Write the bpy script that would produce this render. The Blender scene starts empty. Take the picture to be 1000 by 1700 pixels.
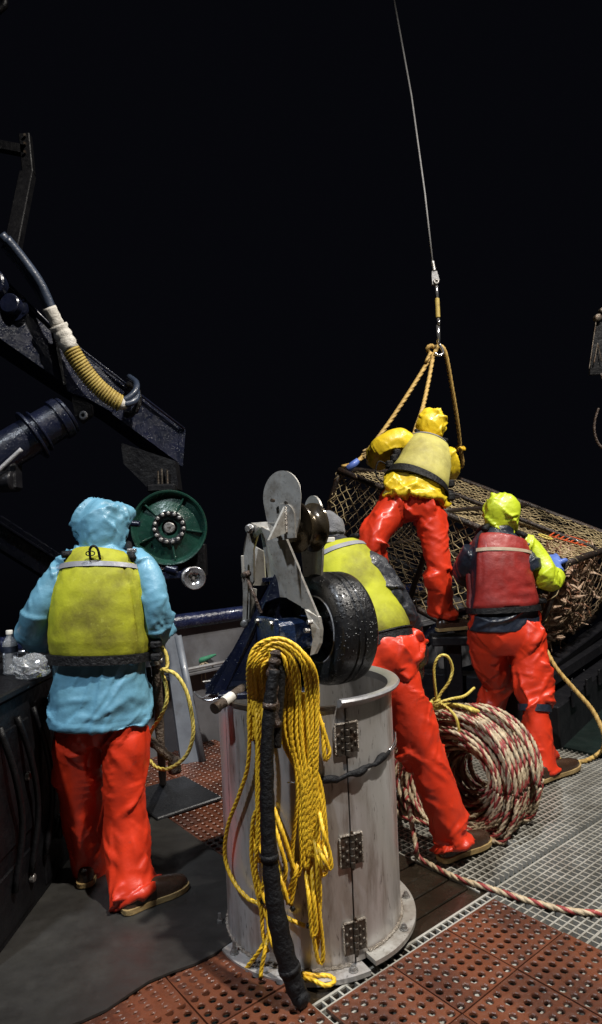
import bpy, math, random
import numpy as np
from mathutils import Matrix, Vector, noise as mnoise
R = math.radians
rnd = random.Random(7)
scene = bpy.context.scene
COL = scene.collection

# ---------------------------------------------------------------- camera
ROLL = R(2.5); FPX = 1040.0; CAMZ = 1.6; PU, PV = 500.0, 900.0
cs, sn = math.cos(ROLL), math.sin(ROLL)
cam = bpy.data.cameras.new('camera'); camo = bpy.data.objects.new('camera', cam); COL.objects.link(camo)
cam.sensor_fit = 'HORIZONTAL'; cam.sensor_width = 36.0; cam.lens = 36.0 * FPX / 1000.0
cam.shift_y = 0.05; cam.clip_end = 3000; cam.clip_start = 0.05
camo.matrix_world = Matrix(((cs, sn, 0, 0), (0, 0, -1, 0), (-sn, cs, 0, CAMZ), (0, 0, 0, 1)))
scene.camera = camo

# ---------------------------------------------------------------- night sky, moonless sun, deck floodlights, exposure
world = bpy.data.worlds.new('World'); scene.world = world; world.use_nodes = True
wn = world.node_tree; bg = wn.nodes['Background']
bg.inputs['Color'].default_value = (0.30, 0.32, 0.50, 1); bg.inputs['Strength'].default_value = 0.006

def flood(name, loc, aim, power, size, blend, color, rad=0.12):
    l = bpy.data.lights.new(name, 'SPOT'); l.energy = power; l.spot_size = R(size); l.spot_blend = blend
    l.color = color; l.shadow_soft_size = rad
    o = bpy.data.objects.new(name, l); COL.objects.link(o); o.location = loc
    o.rotation_euler = (Vector(aim) - Vector(loc)).to_track_quat('-Z', 'Y').to_euler()
    return o
flood('deck_floodlight', (2.4, 0.5, 7.8), (0.9, 4.0, 1.1), 3500, 96, 0.7, (1.0, 0.94, 0.85))
flood('deck_floodlight', (-2.2, 0.0, 6.0), (-0.20, 2.9, 0.9), 1150, 46, 0.9, (0.84, 0.91, 1.0))
flood('deck_floodlight', (4.2, 4.2, 7.0), (1.5, 4.6, 1.1), 800, 76, 0.8, (1.0, 0.96, 0.90))

scene.view_settings.view_transform = 'Standard'; scene.view_settings.look = 'None'
scene.view_settings.exposure = 0.05; scene.view_settings.gamma = 1.0
scene.cycles.use_denoising = True
scene.cycles.max_bounces = 6

# ---------------------------------------------------------------- helpers
UP = np.array([0.,0.,1.])
def V(*a): return np.array(a, float)
def nz(v): v = np.asarray(v, float); return v / (np.linalg.norm(v) + 1e-12)
def P(u, v, Y):
    dx, dy = u - PU, v - PV
    return V((dx*cs - dy*sn)*Y/FPX, Y, CAMZ - (dx*sn + dy*cs)*Y/FPX)
def G(u, v, z=0.0):
    dx, dy = u - PU, v - PV
    Y = (CAMZ - z)*FPX/(dx*sn + dy*cs)
    return V((dx*cs - dy*sn)*Y/FPX, Y, z)

def tag(o, label=None, cat=None, group=None, kind=None):
    if label: o['label'] = label
    if cat: o['category'] = cat
    if group: o['group'] = group
    if kind: o['kind'] = kind
    return o
def thing(name, loc, label, cat, group=None):
    o = bpy.data.objects.new(name, None); COL.objects.link(o); o.location = tuple(float(x) for x in loc)
    o.empty_display_size = 0.1
    return tag(o, label, cat, group)
def wloc(o):
    p = np.zeros(3)
    while o is not None:
        p += np.array(o.location); o = o.parent
    return p

def catmull(pts, n):
    pts = np.asarray(pts, float)
    if len(pts) == 2:
        t = np.linspace(0, 1, n)[:, None]; return pts[0]*(1-t) + pts[1]*t
    q = np.vstack([2*pts[0]-pts[1], pts, 2*pts[-1]-pts[-2]])
    m = len(pts)-1; out = np.zeros((n, pts.shape[1]))
    for k, t in enumerate(np.linspace(0, m, n)):
        i = min(int(t), m-1); f = t-i
        a, b, c, d = q[i], q[i+1], q[i+2], q[i+3]
        out[k] = 0.5*((2*b) + (-a+c)*f + (2*a-5*b+4*c-d)*f*f + (-a+3*b-3*c+d)*f**3)
    return out
def resample(pts, step):
    pts = np.asarray(pts, float)
    d = np.r_[0, np.cumsum(np.linalg.norm(np.diff(pts, axis=0), axis=1))]
    n = max(int(d[-1]/step), 3); s = np.linspace(0, d[-1], n)
    return np.stack([np.interp(s, d, pts[:, k]) for k in range(3)], 1), s

class MB:
    def __init__(s): s.v = []; s.f = []; s.m = []; s.n = 0
    def add(s, verts, faces, mi=0):
        verts = np.asarray(verts, float); o = s.n
        s.v.append(verts); s.n += len(verts)
        for f in faces: s.f.append(tuple(int(i)+o for i in f))
        if isinstance(mi, (list, tuple, np.ndarray)): s.m += [int(i) for i in mi]
        else: s.m += [mi]*len(faces)
        return s
    def box(s, c, size, ax=None, mi=0, bev=0.0):
        c = np.asarray(c, float); h = np.asarray(size, float)/2
        A = np.eye(3) if ax is None else np.array([nz(a) for a in ax])
        b = min(bev, h.min()*0.9)
        if b <= 0:
            vs = [c + (A.T @ (h*np.array(k))) for k in [(-1,-1,-1),(1,-1,-1),(1,1,-1),(-1,1,-1),(-1,-1,1),(1,-1,1),(1,1,1),(-1,1,1)]]
            return s.add(vs, [(0,3,2,1),(4,5,6,7),(0,1,5,4),(1,2,6,5),(2,3,7,6),(3,0,4,7)], mi)
        vs = []; idx = {}
        for sx in (-1,1):
            for sy in (-1,1):
                for sz in (-1,1):
                    for k in range(3):
                        l = h - b; l = l.copy(); l[k] = h[k]
                        idx[(sx,sy,sz,k)] = len(vs); vs.append(c + A.T @ (l*np.array([sx,sy,sz])))
        fs = []
        for k in range(3):
            o1, o2 = (k+1)%3, (k+2)%3
            for sg in (-1,1):
                q = []
                for a, d in [(-1,-1),(1,-1),(1,1),(-1,1)]:
                    t = [0,0,0]; t[k]=sg; t[o1]=a; t[o2]=d; q.append(idx[(*t,k)])
                fs.append(tuple(q if sg>0 else q[::-1]))
            for a in (-1,1):
                for d in (-1,1):
                    t1=[0,0,0]; t1[o1]=a; t1[o2]=d; t2=list(t1); t1[k]=-1; t2[k]=1
                    q=[idx[(*t1,o1)],idx[(*t2,o1)],idx[(*t2,o2)],idx[(*t1,o2)]]
                    fs.append(tuple(q if a*d>0 else q[::-1]))
        for sx in (-1,1):
            for sy in (-1,1):
                for sz in (-1,1):
                    q=[idx[(sx,sy,sz,k)] for k in range(3)]
                    fs.append(tuple(q if sx*sy*sz>0 else q[::-1]))
        return s.add(vs, fs, mi)
    def beam(s, p0, p1, w, h, up=(0,0,1), mi=0, bev=0.0):
        p0 = np.asarray(p0,float); p1 = np.asarray(p1,float); t = nz(p1-p0); a = nz(np.cross(np.asarray(up,float), t)); b = np.cross(t, a)
        return s.box((p0+p1)/2, (np.linalg.norm(p1-p0), w, h), (t, a, b), mi, bev)
    def tube(s, pts, r, seg=10, mi=0, cap=True):
        pts = np.asarray(pts, float); n = len(pts)
        r = np.broadcast_to(np.asarray(r, float), (n,))
        T = np.gradient(pts, axis=0); T /= np.linalg.norm(T, axis=1)[:, None] + 1e-12
        ref = V(0,0,1) if abs(T[0][2]) < .9 else V(1,0,0)
        a = nz(np.cross(ref, T[0])); vs = []
        ang = np.linspace(0, 2*math.pi, seg, endpoint=False)
        for i in range(n):
            a = nz(a - T[i]*a.dot(T[i])); b = np.cross(T[i], a)
            vs.append(pts[i] + r[i]*(np.cos(ang)[:,None]*a + np.sin(ang)[:,None]*b))
        fs = [(i*seg+k, i*seg+(k+1)%seg, (i+1)*seg+(k+1)%seg, (i+1)*seg+k) for i in range(n-1) for k in range(seg)]
        if cap: fs += [tuple(range(seg))[::-1], tuple((n-1)*seg+k for k in range(seg))]
        return s.add(np.vstack(vs), fs, mi)
    def cyl(s, p0, p1, r0, r1=None, seg=16, mi=0, bev=0.0):
        p0 = np.asarray(p0,float); p1 = np.asarray(p1,float); r1 = r0 if r1 is None else r1
        if bev:
            t = nz(p1-p0)
            return s.tube([p0, p0+t*bev*.01, p0+t*bev, p1-t*bev, p1-t*bev*.01, p1], [r0-bev, r0-bev*.98, r0, r1, r1-bev*.98, r1-bev], seg, mi)
        return s.tube([p0, p1], [r0, r1], seg, mi)
    def lathe(s, prof, org, axis, seg=32, mi=0, arc=(0, 2*math.pi), close=None, ref=None):
        org = np.asarray(org,float); ax = nz(axis); ref = (V(0,0,1) if abs(ax[2])<.9 else V(1,0,0)) if ref is None else np.asarray(ref,float)
        a = nz(ref - ax*np.dot(ref, ax)); b = np.cross(ax, a)
        full = abs(arc[1]-arc[0]-2*math.pi) < 1e-6
        k = seg if full else seg+1
        ang = np.linspace(arc[0], arc[1], k, endpoint=not full); vs = []
        for (r, h) in prof: vs.append(org + ax*h + r*(np.cos(ang)[:,None]*a + np.sin(ang)[:,None]*b))
        n = len(prof); fs = []
        kk = seg
        for i in range(n-1):
            for j in range(kk): fs.append((i*k+j, i*k+(j+1)%k, (i+1)*k+(j+1)%k, (i+1)*k+j))
        if close:
            for j in range(kk): fs.append(((n-1)*k+j, (n-1)*k+(j+1)%k, (j+1)%k, j))
            if not full:
                fs.append(tuple(i*k for i in range(n))); fs.append(tuple(i*k+k-1 for i in range(n))[::-1])
        return s.add(np.vstack(vs), fs, mi)
    def slab(s, pts, vec, mi=0):
        pts = np.asarray(pts,float); vec = np.asarray(vec,float); n = len(pts)
        fs = [tuple(range(n))[::-1], tuple(range(n,2*n))] + [(i,(i+1)%n,n+(i+1)%n,n+i) for i in range(n)]
        return s.add(np.vstack([pts, pts+vec]), fs, mi)
    def ball(s, c, r, seg=12, rings=8, mi=0):
        c = np.asarray(c,float); r = np.broadcast_to(np.asarray(r,float),(3,)); vs=[c+V(0,0,r[2])]
        for i in range(1,rings):
            t=math.pi*i/rings
            for k in range(seg):
                p=2*math.pi*k/seg; vs.append(c+r*V(math.sin(t)*math.cos(p),math.sin(t)*math.sin(p),math.cos(t)))
        vs.append(c-V(0,0,r[2])); L=len(vs)-1; fs=[(0,1+k,1+(k+1)%seg) for k in range(seg)]
        for i in range(rings-2):
            o=1+i*seg; fs+=[(o+k,o+seg+k,o+seg+(k+1)%seg,o+(k+1)%seg) for k in range(seg)]
        o=1+(rings-2)*seg; fs+=[(L,o+(k+1)%seg,o+k) for k in range(seg)]
        return s.add(vs,fs,mi)
    def mesh(s, name, mats, off=None, smooth=False):
        me = bpy.data.meshes.new(name); v = np.vstack(s.v)
        if off is not None: v = v - off
        me.from_pydata(v.tolist(), [], s.f)
        for m in (mats if isinstance(mats, (list, tuple)) else [mats]): me.materials.append(m)
        me.polygons.foreach_set('material_index', s.m)
        me.polygons.foreach_set('use_smooth', [bool(smooth)]*len(s.f))
        me.update(); return me
    def build(s, name, mats, parent=None, smooth=False, origin=None, auto=None):
        off = wloc(parent) if parent is not None else (np.asarray(origin,float) if origin is not None else np.zeros(3))
        me = s.mesh(name, mats, off, smooth or auto is not None)
        if auto is not None: me.set_sharp_from_angle(angle=R(auto))
        o = bpy.data.objects.new(name, me); COL.objects.link(o)
        if parent is not None: o.parent = parent
        elif origin is not None: o.location = tuple(float(x) for x in origin)
        return o
def inst(name, me, parent, M):
    o = bpy.data.objects.new(name, me); COL.objects.link(o)
    if parent is not None:
        o.parent = parent; M = Matrix.Translation(-Vector(wloc(parent))) @ M
    o.matrix_basis = M; return o
def frameM(c, x, y, z):
    return Matrix(((x[0],y[0],z[0],c[0]),(x[1],y[1],z[1],c[1]),(x[2],y[2],z[2],c[2]),(0,0,0,1)))

# ---------------------------------------------------------------- materials
def pm(name, c1, c2=None, scale=6.0, rough=(0.5, 0.6), metal=0.0, bump=(40.0, 0.1), coat=0.0, stain=None, fine=None, drops=None, stretch=(1,1,1), sheen=0.0, mixp=(0.35, 0.65), weave=None, spec=0.5):
    m = bpy.data.materials.new(name); m.use_nodes = True; t = m.node_tree; N = t.nodes; L = t.links
    b = N['Principled BSDF']; tc = N.new('ShaderNodeTexCoord'); mp = N.new('ShaderNodeMapping'); mp.inputs['Scale'].default_value = stretch
    L.new(tc.outputs['Object'], mp.inputs['Vector'])
    def nzn(sc, det=6, rg=0.6):
        n = N.new('ShaderNodeTexNoise'); n.inputs['Scale'].default_value = sc; n.inputs['Detail'].default_value = det; n.inputs['Roughness'].default_value = rg
        L.new(mp.outputs['Vector'], n.inputs['Vector']); return n
    def ramp(src, a, z, p=(0.35, 0.65)):
        r = N.new('ShaderNodeValToRGB'); r.color_ramp.elements[0].position = p[0]; r.color_ramp.elements[1].position = p[1]
        r.color_ramp.elements[0].color = a; r.color_ramp.elements[1].color = z; L.new(src, r.inputs['Fac']); return r
    c2 = c2 or tuple(x*0.8 for x in c1)
    n1 = nzn(scale); cr = ramp(n1.outputs['Fac'], (*c1, 1), (*c2, 1), mixp); colout = cr.outputs['Color']
    if stain:
        sc, col, lo, hi, amt = stain
        n2 = nzn(sc, 8, 0.65); rr = ramp(n2.outputs['Fac'], (0,0,0,1), (amt,amt,amt,1), (lo, hi))
        mx = N.new('ShaderNodeMix'); mx.data_type = 'RGBA'; L.new(rr.outputs['Color'], mx.inputs['Factor']); L.new(colout, mx.inputs['A']); mx.inputs['B'].default_value = (*col, 1)
        colout = mx.outputs['Result']
    if fine:
        sc, col, lo, hi, amt = fine
        n2 = nzn(sc, 4, 0.7); rr = ramp(n2.outputs['Fac'], (0,0,0,1), (amt,amt,amt,1), (lo, hi))
        mx = N.new('ShaderNodeMix'); mx.data_type = 'RGBA'; L.new(rr.outputs['Color'], mx.inputs['Factor']); L.new(colout, mx.inputs['A']); mx.inputs['B'].default_value = (*col, 1)
        colout = mx.outputs['Result']
    L.new(colout, b.inputs['Base Color'])
    n3 = nzn(scale*3.1); rr = N.new('ShaderNodeMapRange'); rr.inputs['From Min'].default_value = 0.3; rr.inputs['From Max'].default_value = 0.7
    rr.inputs['To Min'].default_value = rough[0]; rr.inputs['To Max'].default_value = rough[1]
    L.new(n3.outputs['Fac'], rr.inputs['Value']); L.new(rr.outputs['Result'], b.inputs['Roughness'])
    b.inputs['Metallic'].default_value = metal; b.inputs['Coat Weight'].default_value = coat; b.inputs['Coat Roughness'].default_value = 0.12
    b.inputs['Specular IOR Level'].default_value = spec
    if sheen: b.inputs['Sheen Weight'].default_value = sheen
    last = None
    if bump:
        n4 = nzn(bump[0], 5); bp = N.new('ShaderNodeBump'); bp.inputs['Strength'].default_value = bump[1]; bp.inputs['Distance'].default_value = 0.02
        L.new(n4.outputs['Fac'], bp.inputs['Height']); last = bp
    if weave:
        wv = N.new('ShaderNodeTexWave'); wv.inputs['Scale'].default_value = weave[0]; wv.inputs['Distortion'].default_value = 2; L.new(mp.outputs['Vector'], wv.inputs['Vector'])
        bp = N.new('ShaderNodeBump'); bp.inputs['Strength'].default_value = weave[1]; bp.inputs['Distance'].default_value = 0.01
        L.new(wv.outputs['Fac'], bp.inputs['Height'])
        if last: L.new(last.outputs['Normal'], bp.inputs['Normal'])
        last = bp
    if drops:
        vo = N.new('ShaderNodeTexVoronoi'); vo.inputs['Scale'].default_value = drops[0]; L.new(tc.outputs['Object'], vo.inputs['Vector'])
        dr = ramp(vo.outputs['Distance'], (1,1,1,1), (0,0,0,1), (0.0, drops[2] if len(drops)>2 else 0.35))
        bp = N.new('ShaderNodeBump'); bp.inputs['Strength'].default_value = drops[1]; bp.inputs['Distance'].default_value = 0.006
        L.new(dr.outputs['Color'], bp.inputs['Height'])
        if last: L.new(last.outputs['Normal'], bp.inputs['Normal'])
        last = bp
    if last: L.new(last.outputs['Normal'], b.inputs['Normal'])
    return m
M = {}
M['orange'] = pm('orange_oilskin', (0.62,0.038,0.011), (0.52,0.028,0.008), 5, (0.32,0.50), 0, (70,0.07), 0.04, stain=(3,(0.38,0.026,0.010),0.47,0.70,0.65), fine=(20,(0.24,0.045,0.03),0.62,0.72,0.4))
M['blue_jacket'] = pm('blue_oilskin', (0.125,0.310,0.43), (0.100,0.255,0.37), 5, (0.36,0.55), 0, (60,0.10), 0.04, stain=(3.2,(0.065,0.165,0.22),0.45,0.68,0.75), fine=(18,(0.07,0.15,0.19),0.62,0.72,0.4))
M['yellow_jacket'] = pm('yellow_oilskin', (0.72,0.53,0.025), (0.62,0.44,0.015), 6, (0.32,0.5), 0, (55,0.12), 0.1, stain=(4,(0.38,0.25,0.02),0.55,0.78,0.6))
M['lime_jacket'] = pm('lime_oilskin', (0.50,0.60,0.03), (0.42,0.52,0.02), 6, (0.34,0.52), 0, (55,0.12), 0.08, stain=(4,(0.22,0.26,0.02),0.55,0.78,0.6))
M['navy'] = pm('navy_nylon', (0.018,0.024,0.040), (0.010,0.014,0.024), 8, (0.28,0.5), 0, (30,0.3), 0.15)
M['black_cloth'] = pm('black_rain_fabric', (0.022,0.024,0.030), (0.012,0.013,0.018), 8, (0.35,0.55), 0, (35,0.35), 0.1)
M['lime_vest'] = pm('lime_vest_fabric', (0.37,0.385,0.018), (0.30,0.305,0.014), 4, (0.6,0.8), 0, (70,0.10), 0.0, stain=(2.9,(0.10,0.085,0.014),0.42,0.62,0.85), fine=(30,(0.52,0.52,0.10),0.62,0.72,0.3), spec=0.3)
M['tan_vest'] = pm('faded_vest_fabric', (0.46,0.43,0.12), (0.38,0.34,0.08), 5, (0.6,0.8), 0, (60,0.12), 0.0, stain=(3.3,(0.17,0.14,0.04),0.44,0.66,0.75))
M['red_vest'] = pm('red_vest_fabric', (0.30,0.022,0.018), (0.20,0.014,0.012), 5, (0.4,0.65), 0, (50,0.15), 0.05, stain=(4,(0.07,0.008,0.008),0.46,0.72,0.7))
M['reflective'] = pm('reflective_tape', (0.20,0.20,0.22), (0.15,0.15,0.165), 14, (0.35,0.55), 0.0, (80,0.1))
M['reflective_tan'] = pm('dirty_reflective_tape', (0.42,0.34,0.25), (0.30,0.23,0.16), 14, (0.4,0.6), 0.0, (80,0.1))
M['web'] = pm('black_webbing', (0.004,0.004,0.005), (0.008,0.008,0.009), 20, (0.45,0.7), 0, (45,0.6), spec=0.22)
M['boot'] = pm('brown_boot_rubber', (0.050,0.026,0.016), (0.030,0.016,0.010), 8, (0.2,0.38), 0, (40,0.12), 0.3, stain=(8,(0.09,0.06,0.04),0.55,0.75,0.5))
M['sole'] = pm('tan_boot_sole', (0.42,0.30,0.13), (0.30,0.20,0.08), 12, (0.5,0.7), 0, (60,0.2), stain=(10,(0.12,0.08,0.04),0.5,0.72,0.7))
M['skin'] = pm('skin', (0.52,0.27,0.18), (0.46,0.22,0.14), 12, (0.4,0.55), 0, (120,0.1))
M['glove_blue'] = pm('blue_rubber_glove', (0.10,0.18,0.52), (0.07,0.12,0.40), 10, (0.35,0.5), 0, (60,0.15), 0.1)
M['glove_black'] = pm('black_rubber_glove', (0.014,0.014,0.015), (0.022,0.022,0.024), 10, (0.2,0.4), 0, (50,0.2), 0.2)
M['cap'] = pm('grey_knit_cap', (0.12,0.12,0.13), (0.07,0.07,0.075), 20, (0.7,0.9), 0, (120,0.5), sheen=0.2)
M['steel_tub'] = pm('stained_aluminium', (0.58,0.57,0.57), (0.42,0.395,0.37), 7.0, (0.28,0.48), 0.55, (9,0.10), 0, stain=(11,(0.17,0.125,0.09),0.50,0.64,0.65), fine=(60,(0.07,0.05,0.036),0.61,0.69,0.85), stretch=(1,1,0.17))
M['steel_lip'] = pm('brushed_aluminium_lip', (0.42,0.42,0.43), (0.32,0.32,0.33), 5, (0.34,0.5), 0.6, (60,0.06), stain=(5,(0.16,0.14,0.12),0.55,0.75,0.5))
M['hinge'] = pm('dark_hinge_steel', (0.10,0.085,0.07), (0.055,0.045,0.035), 18, (0.35,0.55), 0.7, (60,0.3), stain=(20,(0.10,0.045,0.02),0.52,0.7,0.6))
M['weld'] = pm('weld_bead', (0.42,0.38,0.33), (0.24,0.20,0.16), 30, (0.35,0.55), 0.6, (110,0.8))
M['alu'] = pm('worn_aluminium_plate', (0.50,0.49,0.46), (0.36,0.34,0.305), 7, (0.30,0.5), 0.5, (30,0.08), stain=(9,(0.13,0.095,0.062),0.49,0.66,0.75), fine=(75,(0.07,0.052,0.036),0.60,0.70,0.75))
M['blue_steel'] = pm('wet_navy_painted_steel', (0.007,0.009,0.024), (0.004,0.006,0.014), 7, (0.22,0.40), 0, (26,0.25), 0.15, stain=(9,(0.020,0.022,0.032),0.60,0.72,0.5), drops=(110,0.35,0.3), spec=0.4)
M['blue_bright'] = pm('chipped_blue_paint', (0.012,0.026,0.070), (0.008,0.014,0.036), 9, (0.2,0.38), 0, (30,0.4), 0.4, stain=(11,(0.22,0.24,0.28),0.58,0.68,0.8), drops=(110,0.3,0.3))
M['dark_steel'] = pm('black_wet_steel', (0.006,0.006,0.008), (0.012,0.012,0.014), 9, (0.30,0.5), 0.0, (24,0.4), 0.05, drops=(100,0.25,0.3), spec=0.3)
M['black_rubber'] = pm('wet_black_rubber', (0.006,0.006,0.007), (0.010,0.010,0.011), 14, (0.25,0.5), 0, (45,0.3), 0.15, drops=(60,1.0,0.30), spec=0.4)
M['tape'] = pm('black_tape', (0.006,0.006,0.007), (0.012,0.011,0.010), 20, (0.35,0.6), 0, (50,0.5), 0.0, spec=0.3)
M['leather'] = pm('brown_wrapped_hide', (0.070,0.040,0.025), (0.025,0.014,0.010), 22, (0.35,0.6), 0, (60,0.9), 0.1)
M['bronze'] = pm('oily_bronze_sheave', (0.045,0.036,0.028), (0.10,0.075,0.04), 10, (0.16,0.32), 0.7, (20,0.1), 0.2)
M['green_paint'] = pm('dark_green_enamel', (0.012,0.052,0.036), (0.008,0.034,0.026), 8, (0.2,0.38), 0.1, (18,0.3), 0.4, stain=(12,(0.03,0.03,0.03),0.55,0.7,0.5), drops=(130,0.25,0.3))
M['bolt'] = pm('dull_zinc_bolt', (0.36,0.35,0.34), (0.22,0.21,0.20), 30, (0.3,0.5), 0.8, (90,0.3))
M['chrome'] = pm('polished_steel', (0.60,0.60,0.62), (0.50,0.50,0.52), 12, (0.12,0.25), 0.9, None, stain=(14,(0.22,0.15,0.09),0.56,0.72,0.6))
M['rope_y'] = pm('yellow_poly_rope', (0.80,0.51,0.028), (0.66,0.39,0.018), 40, (0.38,0.55), 0, (300,0.2), 0.08, stain=(9,(0.30,0.18,0.02),0.58,0.76,0.6), fine=(160,(0.02,0.02,0.05),0.70,0.74,0.8))
M['rope_pale'] = pm('pale_yellow_rope', (0.60,0.50,0.12), (0.48,0.36,0.06), 40, (0.45,0.65), 0, (300,0.25), 0.0, stain=(10,(0.22,0.16,0.05),0.55,0.74,0.6))
M['rope_tan'] = pm('tan_hemp_rope', (0.50,0.34,0.10), (0.36,0.22,0.06), 40, (0.5,0.7), 0, (300,0.3), 0.0, stain=(9,(0.16,0.10,0.04),0.55,0.74,0.7))
M['rope_cream'] = pm('cream_rope_strand', (0.52,0.42,0.28), (0.39,0.30,0.19), 30, (0.42,0.62), 0, (300,0.3), 0.08, stain=(6,(0.10,0.07,0.045),0.46,0.70,0.8))
M['rope_red'] = pm('red_rope_strand', (0.32,0.042,0.036), (0.20,0.024,0.022), 30, (0.42,0.62), 0, (300,0.3), 0.08, stain=(6,(0.07,0.022,0.016),0.48,0.72,0.7))
M['mat_brown'] = pm('brown_rubber_mat', (0.132,0.043,0.021), (0.092,0.030,0.015), 5, (0.22,0.45), 0, (60,0.25), 0.22, stain=(2.2,(0.036,0.014,0.010),0.44,0.66,0.8), fine=(40,(0.23,0.085,0.048),0.62,0.74,0.4))
M['sheet'] = pm('dark_rubber_sheet', (0.022,0.021,0.019), (0.015,0.014,0.013), 4, (0.4,0.62), 0, (18,0.12), 0.08, stain=(2.5,(0.045,0.043,0.038),0.5,0.72,0.6), fine=(70,(0.09,0.088,0.08),0.68,0.74,0.6))
M['pad'] = pm('black_rubber_pad', (0.010,0.011,0.013), (0.016,0.017,0.020), 10, (0.3,0.5), 0, (60,0.4), 0.1, fine=(60,(0.06,0.065,0.07),0.66,0.74,0.6))
M['grate'] = pm('grey_moulded_grating', (0.35,0.34,0.305), (0.24,0.23,0.20), 5, (0.25,0.45), 0, (90,0.2), 0.2, stain=(2.6,(0.085,0.075,0.058),0.46,0.66,0.75))
M['wood'] = pm('wet_dark_planks', (0.020,0.015,0.010), (0.012,0.009,0.006), 4, (0.14,0.38), 0, (20,0.25), 0.35, stain=(6,(0.040,0.031,0.021),0.55,0.72,0.6))
M['deck'] = pm('wet_green_deck_paint', (0.012,0.020,0.018), (0.008,0.013,0.012), 3, (0.18,0.42), 0, (14,0.15), 0.2)
M['bulwark'] = pm('grey_bulwark_paint', (0.13,0.13,0.14), (0.095,0.095,0.105), 3, (0.32,0.5), 0, (18,0.12), 0.15, stain=(4,(0.05,0.045,0.04),0.52,0.74,0.6))
M['post'] = pm('blue_grey_post_paint', (0.15,0.165,0.19), (0.11,0.12,0.14), 4, (0.3,0.5), 0, (20,0.1), 0.15, stain=(5,(0.06,0.055,0.05),0.52,0.72,0.6))
M['pot_frame'] = pm('rusty_black_pot_bar', (0.020,0.017,0.016), (0.035,0.022,0.016), 14, (0.3,0.55), 0.3, (50,0.6), 0.15, stain=(16,(0.075,0.030,0.015),0.54,0.7,0.6))
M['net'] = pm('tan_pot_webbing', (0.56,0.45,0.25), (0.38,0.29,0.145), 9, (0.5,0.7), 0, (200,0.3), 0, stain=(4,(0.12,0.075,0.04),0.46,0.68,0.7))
M['crab'] = pm('brown_crab_shell', (0.26,0.125,0.066), (0.13,0.056,0.030), 18, (0.2,0.42), 0, (50,0.7), 0.3, fine=(50,(0.46,0.29,0.19),0.57,0.70,0.7))
M['crab_pale'] = pm('pale_crab_underside', (0.58,0.42,0.30), (0.40,0.25,0.16), 22, (0.22,0.45), 0, (60,0.6), 0.25)
M['orange_tag'] = pm('orange_plastic_tag', (0.75,0.12,0.03), (0.60,0.09,0.02), 30, (0.4,0.6), 0, (60,0.1))
M['white_tape'] = pm('dirty_white_tape', (0.58,0.56,0.52), (0.44,0.42,0.38), 12, (0.5,0.7), 0, (40,0.5), 0, stain=(14,(0.18,0.16,0.13),0.54,0.7,0.7))
M['whip'] = pm('ochre_rope_whipping', (0.40,0.30,0.07), (0.28,0.19,0.04), 30, (0.5,0.7), 0, (200,0.3), 0, stain=(12,(0.14,0.09,0.03),0.54,0.72,0.6))
M['hose_blue'] = pm('blue_grey_hydraulic_hose', (0.030,0.042,0.070), (0.018,0.026,0.045), 8, (0.28,0.45), 0, (30,0.2), 0.15)
M['wire'] = pm('steel_wire_rope', (0.34,0.34,0.35), (0.22,0.22,0.23), 60, (0.4,0.6), 0.15, (300,0.4))
M['bark'] = pm('muddy_wood', (0.085,0.060,0.040), (0.040,0.027,0.018), 20, (0.5,0.75), 0, (60,0.9), 0, stain=(10,(0.16,0.12,0.08),0.56,0.72,0.6))
M['rail_blue'] = pm('wet_blue_rail_paint', (0.012,0.018,0.060), (0.007,0.010,0.032), 7, (0.16,0.32), 0, (26,0.4), 0.35, stain=(12,(0.10,0.10,0.11),0.60,0.70,0.6), drops=(80,0.8,0.3))
M['console_black'] = pm('black_console_paint', (0.003,0.003,0.004), (0.006,0.006,0.007), 9, (0.35,0.55), 0.0, (24,0.4), 0.0, drops=(60,0.3,0.2), spec=0.22)
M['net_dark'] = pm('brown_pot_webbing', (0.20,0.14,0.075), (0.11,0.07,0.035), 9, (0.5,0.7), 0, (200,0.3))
M['label_white'] = pm('white_paper_wrap', (0.62,0.60,0.55), (0.48,0.45,0.40), 20, (0.5,0.7), 0, (60,0.2), stain=(14,(0.22,0.17,0.12),0.52,0.7,0.6))
M['rag_green'] = pm('green_rag', (0.03,0.20,0.10), (0.02,0.12,0.07), 20, (0.6,0.8), 0, (60,0.5))
def glassy(name, col, rough, alpha):
    m = bpy.data.materials.new(name); m.use_nodes = True; b = m.node_tree.nodes['Principled BSDF']
    b.inputs['Base Color'].default_value = (*col, 1); b.inputs['Roughness'].default_value = rough
    b.inputs['Transmission Weight'].default_value = alpha; b.inputs['IOR'].default_value = 1.35
    n = m.node_tree.nodes.new('ShaderNodeTexNoise'); n.inputs['Scale'].default_value = 30
    bp = m.node_tree.nodes.new('ShaderNodeBump'); bp.inputs['Strength'].default_value = 0.3
    m.node_tree.links.new(n.outputs['Fac'], bp.inputs['Height']); m.node_tree.links.new(bp.outputs['Normal'], b.inputs['Normal'])
    return m
M['bottle'] = glassy('clear_plastic', (0.85,0.88,0.92), 0.1, 0.85)
M['sea'] = pm('black_night_sea', (0.002,0.003,0.004), (0.001,0.002,0.003), 0.5, (0.02,0.05), 0, None)

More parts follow.
